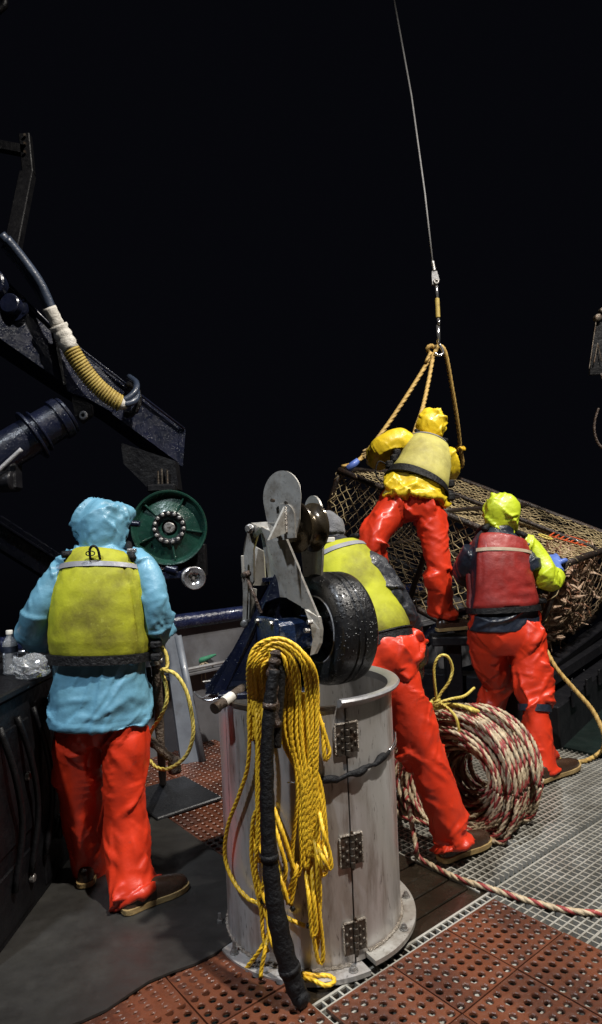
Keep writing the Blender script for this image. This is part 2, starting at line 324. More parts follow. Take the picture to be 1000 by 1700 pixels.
# ---------------------------------------------------------------- rope
def rope(mb, pts, r, pitch=None, strands=3, step=None, n_dense=None, mats=(0,0,0), phase=0.0, seg=4):
    """three-strand laid rope swept along a path"""
    pts = np.asarray(pts, float); pitch = pitch or r*9; step = step or r*1.1
    d = catmull(pts, n_dense or max(len(pts)*14, 24)); d, s = resample(d, step); n = len(d)
    T = np.gradient(d, axis=0); T /= np.linalg.norm(T, axis=1)[:, None] + 1e-12
    A = np.zeros_like(d); ref = V(0,0,1) if abs(T[0][2]) < .9 else V(1,0,0); a = nz(np.cross(ref, T[0]))
    for i in range(n):
        a = nz(a - T[i]*a.dot(T[i])); A[i] = a
    B = np.cross(T, A); k = strands*seg
    ang = np.linspace(0, 2*math.pi, k, endpoint=False)
    prof = r*(0.70 + 0.34*np.abs(np.sin(ang*strands/2 + math.pi*strands/(2*k)*1.0))) if False else r*np.array([0.72 if j % seg == 0 else 1.0 + 0.06*math.sin(math.pi*(j % seg)/seg) for j in range(k)])
    tw = 2*math.pi*s/pitch + phase
    vs = d[:, None, :] + prof[None, :, None]*(np.cos(ang[None]+tw[:, None])[..., None]*A[:, None] + np.sin(ang[None]+tw[:, None])[..., None]*B[:, None])
    fs = []; mi = []
    for i in range(n-1):
        for j in range(k):
            fs.append((i*k+j, i*k+(j+1)%k, (i+1)*k+(j+1)%k, (i+1)*k+j)); mi.append(mats[j//seg])
    fs += [tuple(range(k))[::-1], tuple((n-1)*k+j for j in range(k))]; mi += [mats[0]]*2
    mb.add(vs.reshape(-1, 3), fs, mi); return d
# ================================================================ SETTING
O0 = G(813, 1487); TS = 0.325
DA = R(38.5); D1 = V(math.cos(DA), math.sin(DA), 0); D2 = V(math.sin(DA), -math.cos(DA), 0); UP = V(0,0,1)
def L(i, j, z=0.0):
    p = O0 + D1*TS*i + D2*TS*j; return V(p[0], p[1], z)
AX = (D1, D2, V(0,0,-1))

mb = MB(); mb.add([(-1500,-200,-3.2),(1500,-200,-3.2),(1500,2500,-3.2),(-1500,2500,-3.2)], [(0,1,2,3)])
tag(mb.build('sea', M['sea']), kind='structure')
mb = MB(); mb.slab([L(-20,20,-0.35), L(14,20,-0.35), L(14,-9.2,-0.35), L(-20,-9.2,-0.35)], (0,0,0.30))
deck = mb.build('deck', M['deck']); tag(deck, kind='structure')
# wet planks of the well round the tub, each a piece
for k in range(11):
    w = 0.105; j = -3.45 + k*w/TS*1.0
    mb = MB(); p = L(-1.6 + rnd.uniform(-.05,.05), j, -0.034 + rnd.uniform(-.002,.002)); mb.box(p, (3.3*TS+0.06, w-0.006, 0.03), AX, bev=0.004)
    mb.build('plank', M['wood'], deck)
for k in range(10):
    mb = MB(); p = L(-1.6, -7.0 + k*0.105/TS, -0.036 + rnd.uniform(-.002,.002)); mb.box(p, (3.3*TS+0.06, 0.099, 0.03), AX, bev=0.004)
    mb.build('plank', M['wood'], deck)
# raised green plate beyond the grating
mb = MB(); mb.slab([L(6.4,20,-0.045), L(13.5,20,-0.045), L(13.5,-3.5,-0.045), L(6.4,-3.5,-0.045)], (0,0,0.032))
tag(mb.build('deck_plate', M['deck']), kind='structure')

# moulded grating
def grating(i0, i1, j0, j1, name):
    mb = MB(); pt = 0.0385; zt = -0.0135
    n1 = int((j1-j0)*TS/pt); n2 = int((i1-i0)*TS/pt)
    ci, cj = (i0+i1)/2, (j0+j1)/2
    for k in range(n1+1):
        thick = 0.0075 if k % 12 else 0.010
        mb.box(L(ci, j0 + k*pt/TS, zt-0.016), ((i1-i0)*TS, thick, 0.032), AX)
    for k in range(n2+1):
        mb.box(L(i0 + k*pt/TS, cj, zt-0.0172), (0.0075, (j1-j0)*TS, 0.032), AX)
    o = mb.build(name, M['grate']); return tag(o, kind='structure')
grating(-6.0, 6.3, -0.10, 8.0, 'deck_grating')
grating(0.06, 6.3, -5.5, -0.20, 'deck_grating')

# brown rubber mat tiles with real holes
def tile_mesh(cut=None):
    mb = MB(); n = 7; c = TS*0.982/n; r = 0.0142; rt = 0.0176; hz = 0.0125
    dirs = [(math.cos(math.pi/4*k), math.sin(math.pi/4*k)) for k in range(8)]
    sq = [(1,0),(1,1),(0,1),(-1,1),(-1,0),(-1,-1),(0,-1),(1,-1)]
    for a in range(n):
        for b in range(n):
            cx = (a-n/2+.5)*c; cy = (b-n/2+.5)*c; vs = []; zz = 0.0
            e = 0.5
            for (x,y) in sq: vs.append((cx+x*c*e, cy+y*c*e, 0))
            for (x,y) in dirs: vs.append((cx+x*rt, cy+y*rt, -0.0003))
            for (x,y) in dirs: vs.append((cx+x*r, cy+y*r, -0.0038))
            for (x,y) in dirs: vs.append((cx+x*r, cy+y*r, -hz))
            fs = []
            for k in range(8):
                q = (k+1)%8
                fs += [(k,q,8+q,8+k),(8+k,8+q,16+q,16+k),(16+k,16+q,24+q,24+k)]
            mb.add(vs, fs)
    h = TS*0.982/2
    mb.add([(-h,-h,-.0001),(h,-h,-.0001),(h,h,-.0001),(-h,h,-.0001),(-h-.001,-h-.001,-hz),(h+.001,-h-.001,-hz),(h+.001,h+.001,-hz),(-h-.001,h+.001,-hz)], [(0,4,5,1),(1,5,6,2),(2,6,7,3),(3,7,4,0)])
    return mb.mesh('mat_tile', M['mat_brown'])
TM = tile_mesh()
def mat_area(label, i_rng, j_rng, ioff=0.0, joff=0.0, z=0.0, skip=()):
    c = L((i_rng[0]+i_rng[1])/2+ioff, (j_rng[0]+j_rng[1])/2+joff, z-0.0125)
    t = thing('rubber_mat', c, label, 'mat', 'brown perforated mats on the deck')
    for i in range(*i_rng):
        for j in range(*j_rng):
            if (i,j) in skip: continue
            p = L(i+.5+ioff, j+.5+joff, z + rnd.uniform(-.0015,.0012)); rz = -(math.pi/2 - DA) + rnd.choice((0,1,2,3))*math.pi/2 + rnd.uniform(-.009,.009)
            inst('mat_tile', TM, t, Matrix.Translation(p) @ Matrix.Rotation(rnd.uniform(-.005,.005), 4, 'X') @ Matrix.Rotation(rnd.uniform(-.005,.005), 4, 'Y') @ Matrix.Rotation(rz, 4, 'Z'))
    return t
mat_area('brown perforated rubber mat on pale grating, between the rope tail and the tub', (-3,0), (0,5), joff=0.06)
mat_area('brown perforated rubber mat at the foot of the steel tub, beside the dark rubber sheet', (-7,-3), (-1,4), ioff=-0.06, joff=-0.5)
mat_area('strip of brown perforated mat tucked along the dark sheet and the tub flange', (-7,-3), (-1,0), ioff=-0.06, joff=-0.503, skip=[(k,-1) for k in range(-7,-3)]) if False else None
t = thing('rubber_mat', L(-5,-1.0,-0.0125), 'dim brown mat strip between the dark rubber sheet and the tub base flange', 'mat', 'brown perforated mats on the deck')
for i in range(-7,-3): inst('mat_tile', TM, t, Matrix.Translation(L(i+.44,-2.0+.5,0)) @ Matrix.Rotation(-(math.pi/2-DA)+rnd.uniform(-.004,.004),4,'Z'))
mat_area('brown perforated mat behind the tub, running up to the grey post', (1,5), (-9,-4), ioff=0.1, joff=0.2, z=0.0)
mat_area('brown perforated mat beyond the dark sheet, beside the black rubber pad', (-2,1), (-9,-3), ioff=-0.12, joff=0.2, z=0.002)
# dark rubber sheet the man in blue stands on, slightly wavy
mb = MB(); ni, nj = 26, 14; vs = []
for a in range(ni+1):
    for b in range(nj+1):
        i = -9 + a*(6.85)/ni; j = -9 + b*7.5/nj
        if b == nj: j += 0.05*math.sin(a*1.3)
        p = L(i, j, 0.013 + 0.0035*mnoise.noise(Vector((i*1.3, j*1.3, 0))))
        vs.append(p)
top = len(vs); bot = [p - V(0,0,0.009) for p in vs]
fs = [(a*(nj+1)+b, a*(nj+1)+b+1, (a+1)*(nj+1)+b+1, (a+1)*(nj+1)+b) for a in range(ni) for b in range(nj)]
fs = [f[::-1] for f in fs]
ring = [a*(nj+1) for a in range(ni+1)] + [ni*(nj+1)+b for b in range(1,nj+1)] + [a*(nj+1)+nj for a in range(ni-1,-1,-1)] + [b for b in range(nj-1,0,-1)]
fs += [(ring[k], ring[(k+1)%len(ring)], top+ring[(k+1)%len(ring)], top+ring[k]) for k in range(len(ring))]
mb.add(vs+bot, fs)
tag(mb.build('rubber_sheet', M['sheet'], auto=40), 'smooth dark grey rubber sheet under the man in the blue jacket', 'rubber sheet')
mb = MB(); c = G(285, 1322, 0.02); mb.box(c, (0.44, 0.50, 0.022), AX, bev=0.006)
mb.box(c+V(-.02,.03,-.018), (0.47, 0.52, 0.014), AX, bev=0.004)
tag(mb.build('rubber_pad', M['pad']), 'black rubber pad lying on brown mat below the yellow rope loop', 'rubber pad')

# ---------------------------------------------------------------- bulwark, blue rail, leaning post
BW = G(330, 1252); BD = nz(V(0.72, 0.69, 0)); BN = V(BD[1], -BD[0], 0)      # along, inboard
def bw(s, h, out=0.0): return V(BW[0], BW[1], 0) + BD*s - BN*out + V(0,0,h)
t = thing('bulwark', bw(0.6,0), 'grey painted steel bulwark below the blue rail', 'bulwark')
mb = MB(); mb.slab([bw(-2.4,-.05,.22), bw(4.6,-.05,.22), bw(4.6,.98,.22), bw(-2.4,.98,.22)], -BN*0.012); mb.build('plate', M['bulwark'], t)
mb = MB(); mb.beam(bw(-2.4,.60,.16), bw(4.6,.60,.16), 0.13, 0.022, bev=.004); mb.build('ledge', M['bulwark'], t)
mb = MB(); mb.cyl(bw(-2.4,.645,.10), bw(4.6,.645,.10), 0.013, seg=8); mb.build('ledge_pipe', M['steel_lip'], t)
for s in (-1.5, 0.45, 1.3, 2.3, 3.3):
    mb = MB(); mb.slab([bw(s,-.04,.215), bw(s,-.04,-.02), bw(s,.58,.12), bw(s,.58,.215)], BD*0.012); mb.build('rib', M['bulwark'], t)
t = thing('blue_rail', bw(0.6,.9,.2), 'wet dark blue pipe rail capping the grey bulwark', 'rail')
mb = MB(); mb.cyl(bw(-2.4,1.01,.2), bw(4.6,1.01,.2), 0.062, seg=20); mb.build('rail_pipe', M['rail_blue'], t, smooth=True)
for s in (-0.6, 1.7, 3.4):
    mb = MB(); mb.cyl(bw(s,1.01,.2), bw(s+.10,1.01,.2), 0.070, seg=20, bev=.006); mb.build('collar', M['blue_steel'], t, auto=40)
t = thing('bulwark_stanchion', G(328,1266), 'blue-grey steel stanchion leaning against the bulwark', 'stanchion')
b0 = G(318,1266); t0 = P(282,1056,4.75)
mb = MB(); sd = nz(V(.95,.3,0)); fw = nz(V(-.3,.95,0))
mb.add([b0-sd*.075, b0+sd*.08, b0+sd*.08+fw*.16, b0-sd*.075+fw*.16, t0-sd*.045, t0+sd*.06, t0+sd*.06+fw*.12, t0-sd*.045+fw*.12], [(0,3,2,1),(4,5,6,7),(0,1,5,4),(1,2,6,5),(2,3,7,6),(3,0,4,7)])
mb.build('web', M['post'], t)
mb = MB(); mb.tube([b0+sd*.08, t0+sd*.06], [.028,.026], 12); mb.build('flange_edge', M['post'], t, smooth=True)
# things on the ledge
q = P(338, 1098, 5.15)
t = thing('knotted_rag', q, 'green knotted rag with pale string ends on the bulwark ledge', 'rag')
mb = MB(); mb.tube(catmull([q+V(-.05,0,0), q+V(0,-.02,.02), q+V(.05,.01,.035), q+V(.10,.02,.05)], 10), [.012,.02,.024,.022,.02,.018,.016,.014,.011,.008], 8); mb.build('knot', M['rag_green'], t, smooth=True)
for (dx,dz) in ((-.07,-.14),(-.02,-.16),(.02,-.17),(.11,-.08)):
    mb = MB(); mb.tube(catmull([q+V(0,-.02,0), q+V(dx*.6,-.05,dz*.3), q+V(dx,-.04,dz)], 8), .005, 6); mb.build('string_end', M['rope_cream'], t, smooth=True)
q = P(350, 1140, 4.75)
t = thing('pipe_valve', q, 'small dark blue valve and fittings on the bulwark behind the tub', 'valve')
mb = MB(); mb.lathe([(0,-.10),(.05,-.10),(.075,-.06),(.075,.06),(.05,.10),(0,.10)], q+V(.06,0,0), V(1,.3,.2), 16); mb.build('body', M['blue_steel'], t, auto=40)
mb = MB(); mb.cyl(q+V(.05,-.05,.0), q+V(.05,-.05,.10), .018, seg=8); mb.cyl(q+V(-.05,-.06,.055), q+V(.12,-.03,.06), .008, seg=8); mb.build('handle', M['bolt'], t)
mb = MB(); mb.tube(catmull([q+V(-.10,-.05,-.04), q+V(-.02,-.09,-.08), q+V(.08,-.08,-.06), q+V(.12,-.05,-.03)], 14), .009, 8); mb.tube(catmull([q+V(-.12,-.05,-.02), q+V(-.06,-.09,-.06), q+V(.03,-.08,-.02)], 12), .007, 8); mb.build('pipe_loop', M['chrome'], t, smooth=True)

# ---------------------------------------------------------------- control console at the ship's side
cx1 = -1.27
t = thing('control_console', V(-1.75,2.95,0), 'black steel control console beside the man in the blue jacket', 'console')
mb = MB(); mb.box((-1.77,2.95,.50), (1.0,1.25,1.0), bev=.02); mb.build('cabinet', M['console_black'], t)
mb = MB(); mb.box((-1.76,2.95,1.02), (1.06,1.31,.035), bev=.008); mb.build('top_plate', M['console_black'], t)
for (y,z,w,h) in ((2.62,.62,.42,.5),(3.15,.62,.42,.5),(2.62,.17,.42,.25),(3.15,.17,.42,.25)):
    mb = MB(); mb.box((cx1-.002,y,z), (.02,w,h), bev=.006); pnl = mb.build('panel', M['console_black'], t)
    mb = MB(); mb.cyl((cx1+.008,y+.15,z), (cx1+.03,y+.15,z), .018, seg=10, bev=.004); mb.build('latch', M['bolt'], pnl)
mb = MB()
for k in range(5):
    y = 2.55+k*.16; mb.tube(catmull([(cx1+.01,y,.9),(cx1+.05,y+.03,.7),(cx1+.04,y+.1,.45),(cx1+.02,y+.05,.2)],14), .014, 8)
mb.build('cables', M['console_black'], t, smooth=True)
t = thing('steel_column', V(-1.72,3.3,1.04), 'dark square steel column rising from the console', 'column')
mb = MB(); mb.box((-1.72,3.3,1.55), (.16,.16,1.02), bev=.01); mb.build('shaft', M['console_black'], t)
mb = MB(); mb.box((-1.72,3.3,1.055), (.24,.24,.03), bev=.004); mb.build('foot_plate', M['console_black'], t)
# bottle
bp = P(19, 1132, 2.95); bp[2] = 1.04
t = thing('water_bottle', bp, 'clear plastic water bottle with white cap on the console', 'bottle')
prof = [(0,.0),(.030,.0),(.034,.006)] + [(.034-.0025*(k%2), .012+.009*k) for k in range(9)] + [(.0345,.10),(.0345,.135),(.030,.150),(.020,.168),(.013,.178),(.013,.190)]
mb = MB(); mb.lathe(prof, bp, (0,0,1), 24); mb.build('bottle_body', M['bottle'], t, smooth=True)
mb = MB(); mb.lathe([(0,.206),(.014,.206),(.0155,.203),(.0155,.188),(.0,.188)], bp, (0,0,1), 20); mb.build('cap', M['label_white'], t, auto=35)
mb = MB(); mb.lathe([(.0352,.103),(.0352,.133)], bp, (0,0,1), 24); mb.build('label_band', M['navy'], t, smooth=True)
# crumpled clear bag
q = P(52, 1122, 2.85); q[2] = 1.04
mb = MB(); mb.ball(q+V(0,0,.045), (.085,.07,.06), 28, 18)
v = mb.v[0]
for k in range(len(v)):
    n_ = nz(v[k]-q); f = mnoise.noise(Vector(v[k]*28)); g = mnoise.noise(Vector(v[k]*60)); v[k] += n_*(.022*f+.012*g); v[k][2] = max(v[k][2], 1.042)
tag(mb.build('plastic_bag', M['bottle'], origin=q), 'crumpled clear plastic bag beside the water bottle', 'bag')
# steel lever bar beside
t = thing('grab_bar', P(30,1088,2.9), 'short polished steel double bar behind the water bottle', 'bar')
for dv in (0, 14):
    mb = MB(); mb.cyl(P(20,1085+dv,3.05), P(82,1076+dv,3.15), .012, seg=12); mb.build('tube', M['chrome'], t, smooth=True)
mb = MB(); mb.box(P(18,1093,3.04), (.04,.05,.10), bev=.006); mb.build('mount', M['dark_steel'], t)
mb = MB(); p = P(18,1093,3.04); mb.cyl(V(p[0],p[1],1.035), p, .012, seg=10); mb.build('stem', M['dark_steel'], t)

# ================================================================ STEEL TUB
TC = V(-0.012, 2.70, 0); TR = 0.372; TH = 0.985
def tb(ang, r, z): return TC + V(math.sin(ang)*r, -math.cos(ang)*r, z)      # ang 0 = towards camera, + = right
tub = thing('steel_tub', TC, 'stained aluminium tub with hinged door standing on the deck', 'tub')
seam = R(24)
def wall(a0, a1, r0, r1, z0, z1, n):
    mb = MB()
    for (ra, flip) in ((r1, False), (r0, True)):
        vs = []; nzz = 18
        for k in range(nzz+1):
            z = z0 + (z1-z0)*k/nzz
            for i in range(n+1):
                a = a0+(a1-a0)*i/n; dent = .0025*mnoise.noise(Vector((a*2.2, z*3, 1))); vs.append(tb(a, ra+dent, z))
        fs = [(k*(n+1)+i, k*(n+1)+i+1, (k+1)*(n+1)+i+1, (k+1)*(n+1)+i) for k in range(nzz) for i in range(n)]
        if flip: fs = [f[::-1] for f in fs]
        mb.add(vs, fs)
    def strip(pa, pb): mb.add(pa+pb, [(i, i+1, len(pa)+i+1, len(pa)+i) for i in range(len(pa)-1)])
    A = [a0+(a1-a0)*i/n for i in range(n+1)]
    strip([tb(a,r1,z1) for a in A], [tb(a,r0,z1) for a in A]); strip([tb(a,r0,z0) for a in A], [tb(a,r1,z0) for a in A])
    for a in (a0, a1): mb.add([tb(a,r0,z0),tb(a,r1,z0),tb(a,r1,z1),tb(a,r0,z1)], [(0,1,2,3)])
    return mb
o = wall(seam+.009, 2*math.pi+R(-60), TR-.008, TR, .012, TH, 84).build('shell', M['steel_tub'], tub, auto=50)
o = wall(R(-60)+.006, seam-.009, TR-.008, TR, .012, TH-.012, 28).build('door', M['steel_tub'], tub, auto=50)
wall(R(-60), seam+.03, TR-.012, TR-.009, .014, TH-.02, 20).build('seam_backing', M['hinge'], tub)
# rolled lip: not over the door
prof = [(TR-.010,TH-.022),(TR+.004,TH-.012),(TR+.030,TH+.004),(TR+.036,TH+.014),(TR+.030,TH+.022),(TR+.006,TH+.022),(TR-.014,TH+.010)]
mb = MB(); mb.lathe(prof, TC, (0,0,1), 64, arc=(R(20),R(215)), close=True, ref=(0,-1,0)); mb.build('rolled_lip', M['steel_lip'], tub, auto=50)
mb = MB(); mb.lathe([(TR-.012,TH-.016),(TR+.006,TH-.016),(TR+.006,TH-.002),(TR-.012,TH-.002)], TC, (0,0,1), 24, arc=(R(-58),R(18)), close=True, ref=(0,-1,0)); mb.build('door_edge', M['hinge'], tub)
mb = MB(); mb.lathe([(0,.04),(TR-.012,.04)], TC, (0,0,1), 40); mb.build('bottom', M['steel_tub'], tub)
# base flange in two pieces, weld bead, bolts
fl = [(TR-.02,-.010),(TR+.062,-.010),(TR+.062,.008),(TR-.02,.008)]
mb = MB(); mb.lathe(fl, TC, (0,0,1), 56, arc=(R(-200),R(28)), close=True, ref=(0,-1,0)); mb.build('base_flange', M['steel_tub'], tub)
mb = MB(); mb.lathe([(r, h+.026) for r,h in fl], TC, (0,0,1), 40, arc=(R(31),R(140)), close=True, ref=(0,-1,0)); mb.build('raised_flange', M['alu'], tub)
for (a0,a1,z) in ((-100,22,.011),(33,110,.037)):
    mb = MB(); A = np.linspace(R(a0),R(a1),90); mb.tube([tb(a,TR+.004,z) for a in A], [.006+.002*math.sin(k*1.9)+.001*rnd.random() for k in range(90)], 6); mb.build('weld_bead', M['weld'], tub, smooth=True)
for a in (-82,-52,-35,-8,20,62,95):
    z0 = .008 if a < 30 else .034
    p = tb(R(a), TR+.034, z0); mb = MB()
    mb.cyl(p, p+UP*.004, .018, seg=14); mb.tube([p+UP*.004, p+UP*.017], .0125, 6); mb.cyl(p+UP*.017, p+UP*(.045 if a<-20 else .024), .0065, seg=10); mb.build('bolt', M['bolt'], tub)
# lattice notch weld marks + hinges
def hinge(z):
    hg = None; mbp = MB()
    zt = z
    for side in (-1, 1):
        vs = []; n = 5; a_in = seam + side*.012; a_out = seam + side*.125; h = .056
        for rr in (TR+.001, TR+.009):
            for (zz0) in (zt-h, zt+h):
                for k in range(n+1): vs.append(tb(a_in+(a_out-a_in)*k/n, rr, zz0 + .004*side))
        m = n+1; mb = MB(); fs = []
        for k in range(n): fs += [(2*m+k,2*m+k+1,3*m+k+1,3*m+k),(m+k,m+k+1,3*m+k+1,3*m+k),(k,k+1,2*m+k+1,2*m+k)]
        fs += [(0,m,3*m,2*m),(n,m+n,3*m+n,2*m+n)]
        mb.add(vs, fs)
        if hg is None: hg = mb.build('hinge', M['hinge'], tub); first = hg
        else: mb.build('leaf', M['hinge'], first)
        mb = MB()
        for (f,dz) in ((.35,.034),(.72,.017),(.35,0.0),(.72,-.017),(.35,-.034)):
            p = tb(a_in+(a_out-a_in)*f, TR+.009, zt+dz); nn = nz(p-TC-V(0,0,p[2])); mb.cyl(p, p+nn*.005, .0075, .005, 10)
        mb.build('rivets', M['hinge'], first)
        mb = MB(); A = np.linspace(a_in, a_out, 16); mb.tube([tb(a,TR+.006,zt+h+.003) for a in A], [.004+.0022*rnd.random() for _ in A], 6); mb.tube([tb(a_out,TR+.006,zt-h+2*h*k/15) for k in range(16)], [.0035+.002*rnd.random() for _ in range(16)], 6); mb.build('weld', M['weld'], first, smooth=True)
    mb = MB(); p0 = tb(seam, TR+.012, zt-.064); p1 = tb(seam, TR+.012, zt+.066)
    for k in range(5): mb.cyl(p0+(p1-p0)*(k*.2+.008), p0+(p1-p0)*(k*.2+.192), .0095, seg=12, bev=.0015)
    mb.cyl(p0-UP*.006, p1+UP*.008, .005, seg=8); mb.build('pin', M['hinge'], first, auto=40)
for z in (0.855, 0.435, 0.075+.035): hinge(z)
mb = MB(); mb.box(tb(R(4),TR+.012,TH-.03), (.012,.012,.05), bev=.002); mb.box(tb(R(4),TR+.010,TH-.052), (.03,.008,.02), bev=.002); mb.build('latch', M['hinge'], tub)
# black strap with steel wire across the door
t = thing('tarred_strap', tb(R(30),TR+.02,.70), 'black taped wire strap tied round the top of the tub', 'strap')
A = np.linspace(R(8), R(58), 26); mb = MB(); mb.tube([tb(a, TR+.016, .715 + .02*(k/25)**1.5*2 + .004*math.sin(k)) for k,a in enumerate(A)], [.010+.004*math.sin(k*.7)+.003*rnd.random() for k in range(26)], 9); mb.build('wrapped_band', M['web'], t, smooth=True)
for (a0,z0,a1,z1) in ((-12,.712,9,.716),(57,.752,78,.79),(57,.745,80,.765)):
    A = np.linspace(R(a0),R(a1),10); mb = MB(); mb.tube([tb(a,TR+.010+.006*math.sin(k*.35),z0+(z1-z0)*k/9) for k,a in enumerate(A)], .0028, 6); mb.build('wire', M['chrome'], t, smooth=True)

# ================================================================ LINE HAULER
AXH = nz(V(-.86,-.50,0)); SH = V(-AXH[1], AXH[0], 0)     # wheel axle direction (to camera-left), and the horizontal across it
SH = nz(np.cross(UP, AXH))
hl = thing('line_hauler', V(-.12,2.66,TH), 'aluminium line hauler with black rubber wheel above the tub', 'hauler')
wc = P(548, 1042, 2.62)       # wheel centre
Rw = .232
prof = []
for (r,h) in ((.135,.062),(.150,.072),(.185,.080),(.212,.074),(.226,.060),(.232,.040),(.2335,.022),(.229,.018),(.229,.012),(.2345,.008),(.2345,-.008),(.229,-.012),(.229,-.018),(.2335,-.022),(.232,-.060),(.226,-.080),(.212,-.094),(.185,-.100),(.150,-.092),(.135,-.082)): prof.append((r,h))
mb = MB(); mb.lathe(prof, wc, AXH, 72, close=True); whl = mb.build('rubber_wheel', M['black_rubber'], hl, auto=38)
mb = MB(); mb.lathe([(.0,.02),(.05,.02),(.055,.05),(.10,.030),(.128,.058),(.137,.064),(.1375,.05),(.128,.03),(.128,-.07),(0,-.07)], wc, AXH, 48); mb.build('wheel_rim', M['dark_steel'], whl, auto=40)
mb = MB(); mb.lathe([(.1365,.060),(.1405,.066),(.1365,.070),(.1325,.066)], wc, AXH, 64, close=True); mb.build('rim_ring', M['wire'], whl, smooth=True)
for k in range(8):
    a = k*math.pi/4; p = wc + AXH*.034 + .082*(math.cos(a)*UP+math.sin(a)*SH); mb = MB(); mb.cyl(p, p+AXH*.018, .012, seg=6); mb.build('wheel_nut', M['dark_steel'], whl)
# motor box and base (blue)
mc = P(478, 1050, 2.52)
mb = MB(); mb.beam(wc+AXH*.06, wc+AXH*.285+V(0,0,-.008), .135, .12, bev=.012); mb.build('motor_box', M['blue_bright'], hl)
mb = MB(); e0 = wc+AXH*.285; mb.box(e0+AXH*.008, (.02,.16,.145), (AXH, SH, UP), bev=.004); mb.build('motor_flange', M['blue_bright'], hl)
for (a,b) in ((.06,.055),(-.06,.055),(.06,-.055),(-.06,-.055)):
    p = e0+AXH*.018+SH*a+UP*b; mb = MB(); mb.cyl(p,p+AXH*.012,.010,seg=6); mb.build('motor_bolt', M['bolt'], hl)
# dark blue triangular stand
pl = [P(452,955,2.74), P(478,975,2.74), P(505,1050,2.74), P(520,1150,2.72), P(340,1152,2.72), P(350,1128,2.73), P(385,1080,2.735)]
mb = MB(); mb.slab(pl, nz(V(.2,1,0))*.03); mb.build('stand_plate', M['blue_steel'], hl)
pl = [P(458,948,2.54), P(480,985,2.52), P(440,1000,2.52), P(418,1060,2.54), P(372,1150,2.56), P(352,1150,2.58)]
mb = MB(); mb.slab(pl, nz(V(.25,1,0))*.022); mb.build('stand_plate', M['blue_steel'], hl)
mb = MB(); mb.beam(P(455,962,2.55), P(455,966,2.76), .10, .02, bev=.003); mb.build('stand_bridge', M['blue_steel'], hl)
mb = MB(); mb.box(V(-.18,2.64,TH+.012), (.36,.30,.024), bev=.004); mb.build('stand_foot', M['blue_steel'], hl)
# main arm: box beam of aluminium plate
a0, a1, a2, a3 = P(432,872,2.46), P(472,890,2.46), P(532,1020,2.46), P(478,992,2.46)
a0 = P(432,874,2.52); a1 = P(474,894,2.44); a2 = P(529,1024,2.40); a3 = P(476,993,2.46)
nface = nz(np.cross(a1-a0, a3-a0)); nface = nface if nface[1] < 0 else -nface
mb = MB(); mb.slab([a0,a1,a2,a3], -nface*.012); mb.build('arm_plate', M['alu'], hl)
dwn = nz(V(-.25,.55,-.55))
mb = MB(); mb.slab([a0-nface*.0125, a3-nface*.0125, a3-nface*.0125+V(-.075,.10,-.0), a0-nface*.0125+V(-.015,.10,-.03)], V(.010,.004,0)); mb.build('arm_side', M['alu'], hl)
mb = MB(); mb.slab([a1-nface*.0125, a2-nface*.0125, a2-nface*.0125+V(.0,.13,-.03), a1-nface*.0125+V(.0,.13,-.03)], V(-.010,0,0)); mb.build('arm_side', M['alu'], hl)
# curled lower end of the arm round the hub
cur = [P(507,1012,2.41), P(529,1024,2.40), P(533,1045,2.40), P(531,1068,2.40), P(523,1085,2.40), P(516,1088,2.40), P(520,1062,2.40), P(517,1040,2.40)]
mb = MB(); mb.slab(cur, AXH*-.014); mb.build('arm_end', M['alu'], hl)
for (u,v) in ((519,1032),(514,1046)):
    p = P(u,v,2.395); mb = MB(); mb.cyl(p, p+AXH*.02, .010, seg=6); mb.build('arm_bolt', M['bolt'], hl)
# upper cross piece + pivot, rear aluminium leg
mb = MB(); p0 = P(413,882,2.60); p1 = P(470,890,2.50)
mb.slab([P(416,868,2.60), P(444,866,2.56), P(470,880,2.48), P(474,895,2.45), P(432,876,2.53), P(420,888,2.60)], V(0,.02,-.02)); mb.build('arm_head', M['alu'], hl)
mb = MB(); pts = [P(412,872,2.63), P(424,870,2.60), P(428,884,2.60), P(420,912,2.61), P(420,965,2.62), P(410,985,2.63), P(408,1040,2.64), P(402,1036,2.64), P(403,985,2.64), P(401,940,2.64), P(405,905,2.63)]
mb.slab(pts, nz(V(.35,.9,0))*.016); mb.build('rear_leg', M['alu'], hl)
mb = MB(); pts = [P(418,905,2.70), P(437,915,2.68), P(440,972,2.68), P(412,972,2.70)]; mb.slab(pts, V(.004,.014,0)); mb.build('leg_web', M['alu'], hl)
mb = MB(); pts = [P(413,975,2.68), P(424,978,2.67), P(421,1035,2.67), P(408,1038,2.68)]; mb.slab(pts, V(.004,.014,0)); mb.build('leg_web', M['alu'], hl)
p = P(414,878,2.60); mb = MB(); mb.cyl(p-V(.0,.02,0), p+V(.02,.06,0), .020, seg=16, bev=.003); mb.cyl(p-V(.006,.032,0), p-V(0,.018,0), .012, seg=6); mb.build('pivot_pin', M['bolt'], hl, auto=40)
p = P(405,1035,2.62); mb = MB(); mb.cyl(p-V(.0,.02,0), p+V(.02,.06,0), .016, seg=14, bev=.003); mb.build('pivot_pin', M['bolt'], hl, auto=40)
mb = MB(); mb.beam(P(402,922,2.60), P(404,966,2.60), .012, .012, bev=.002); mb.build('guide_bar', M['alu'], hl)
mb = MB(); mb.cyl(P(408,955,2.58), P(433,1018,2.52), .0075, seg=10); mb.cyl(P(404,955,2.60), P(412,952,2.56), .013, seg=12); mb.build('adjusting_rod', M['leather'], hl, smooth=True)
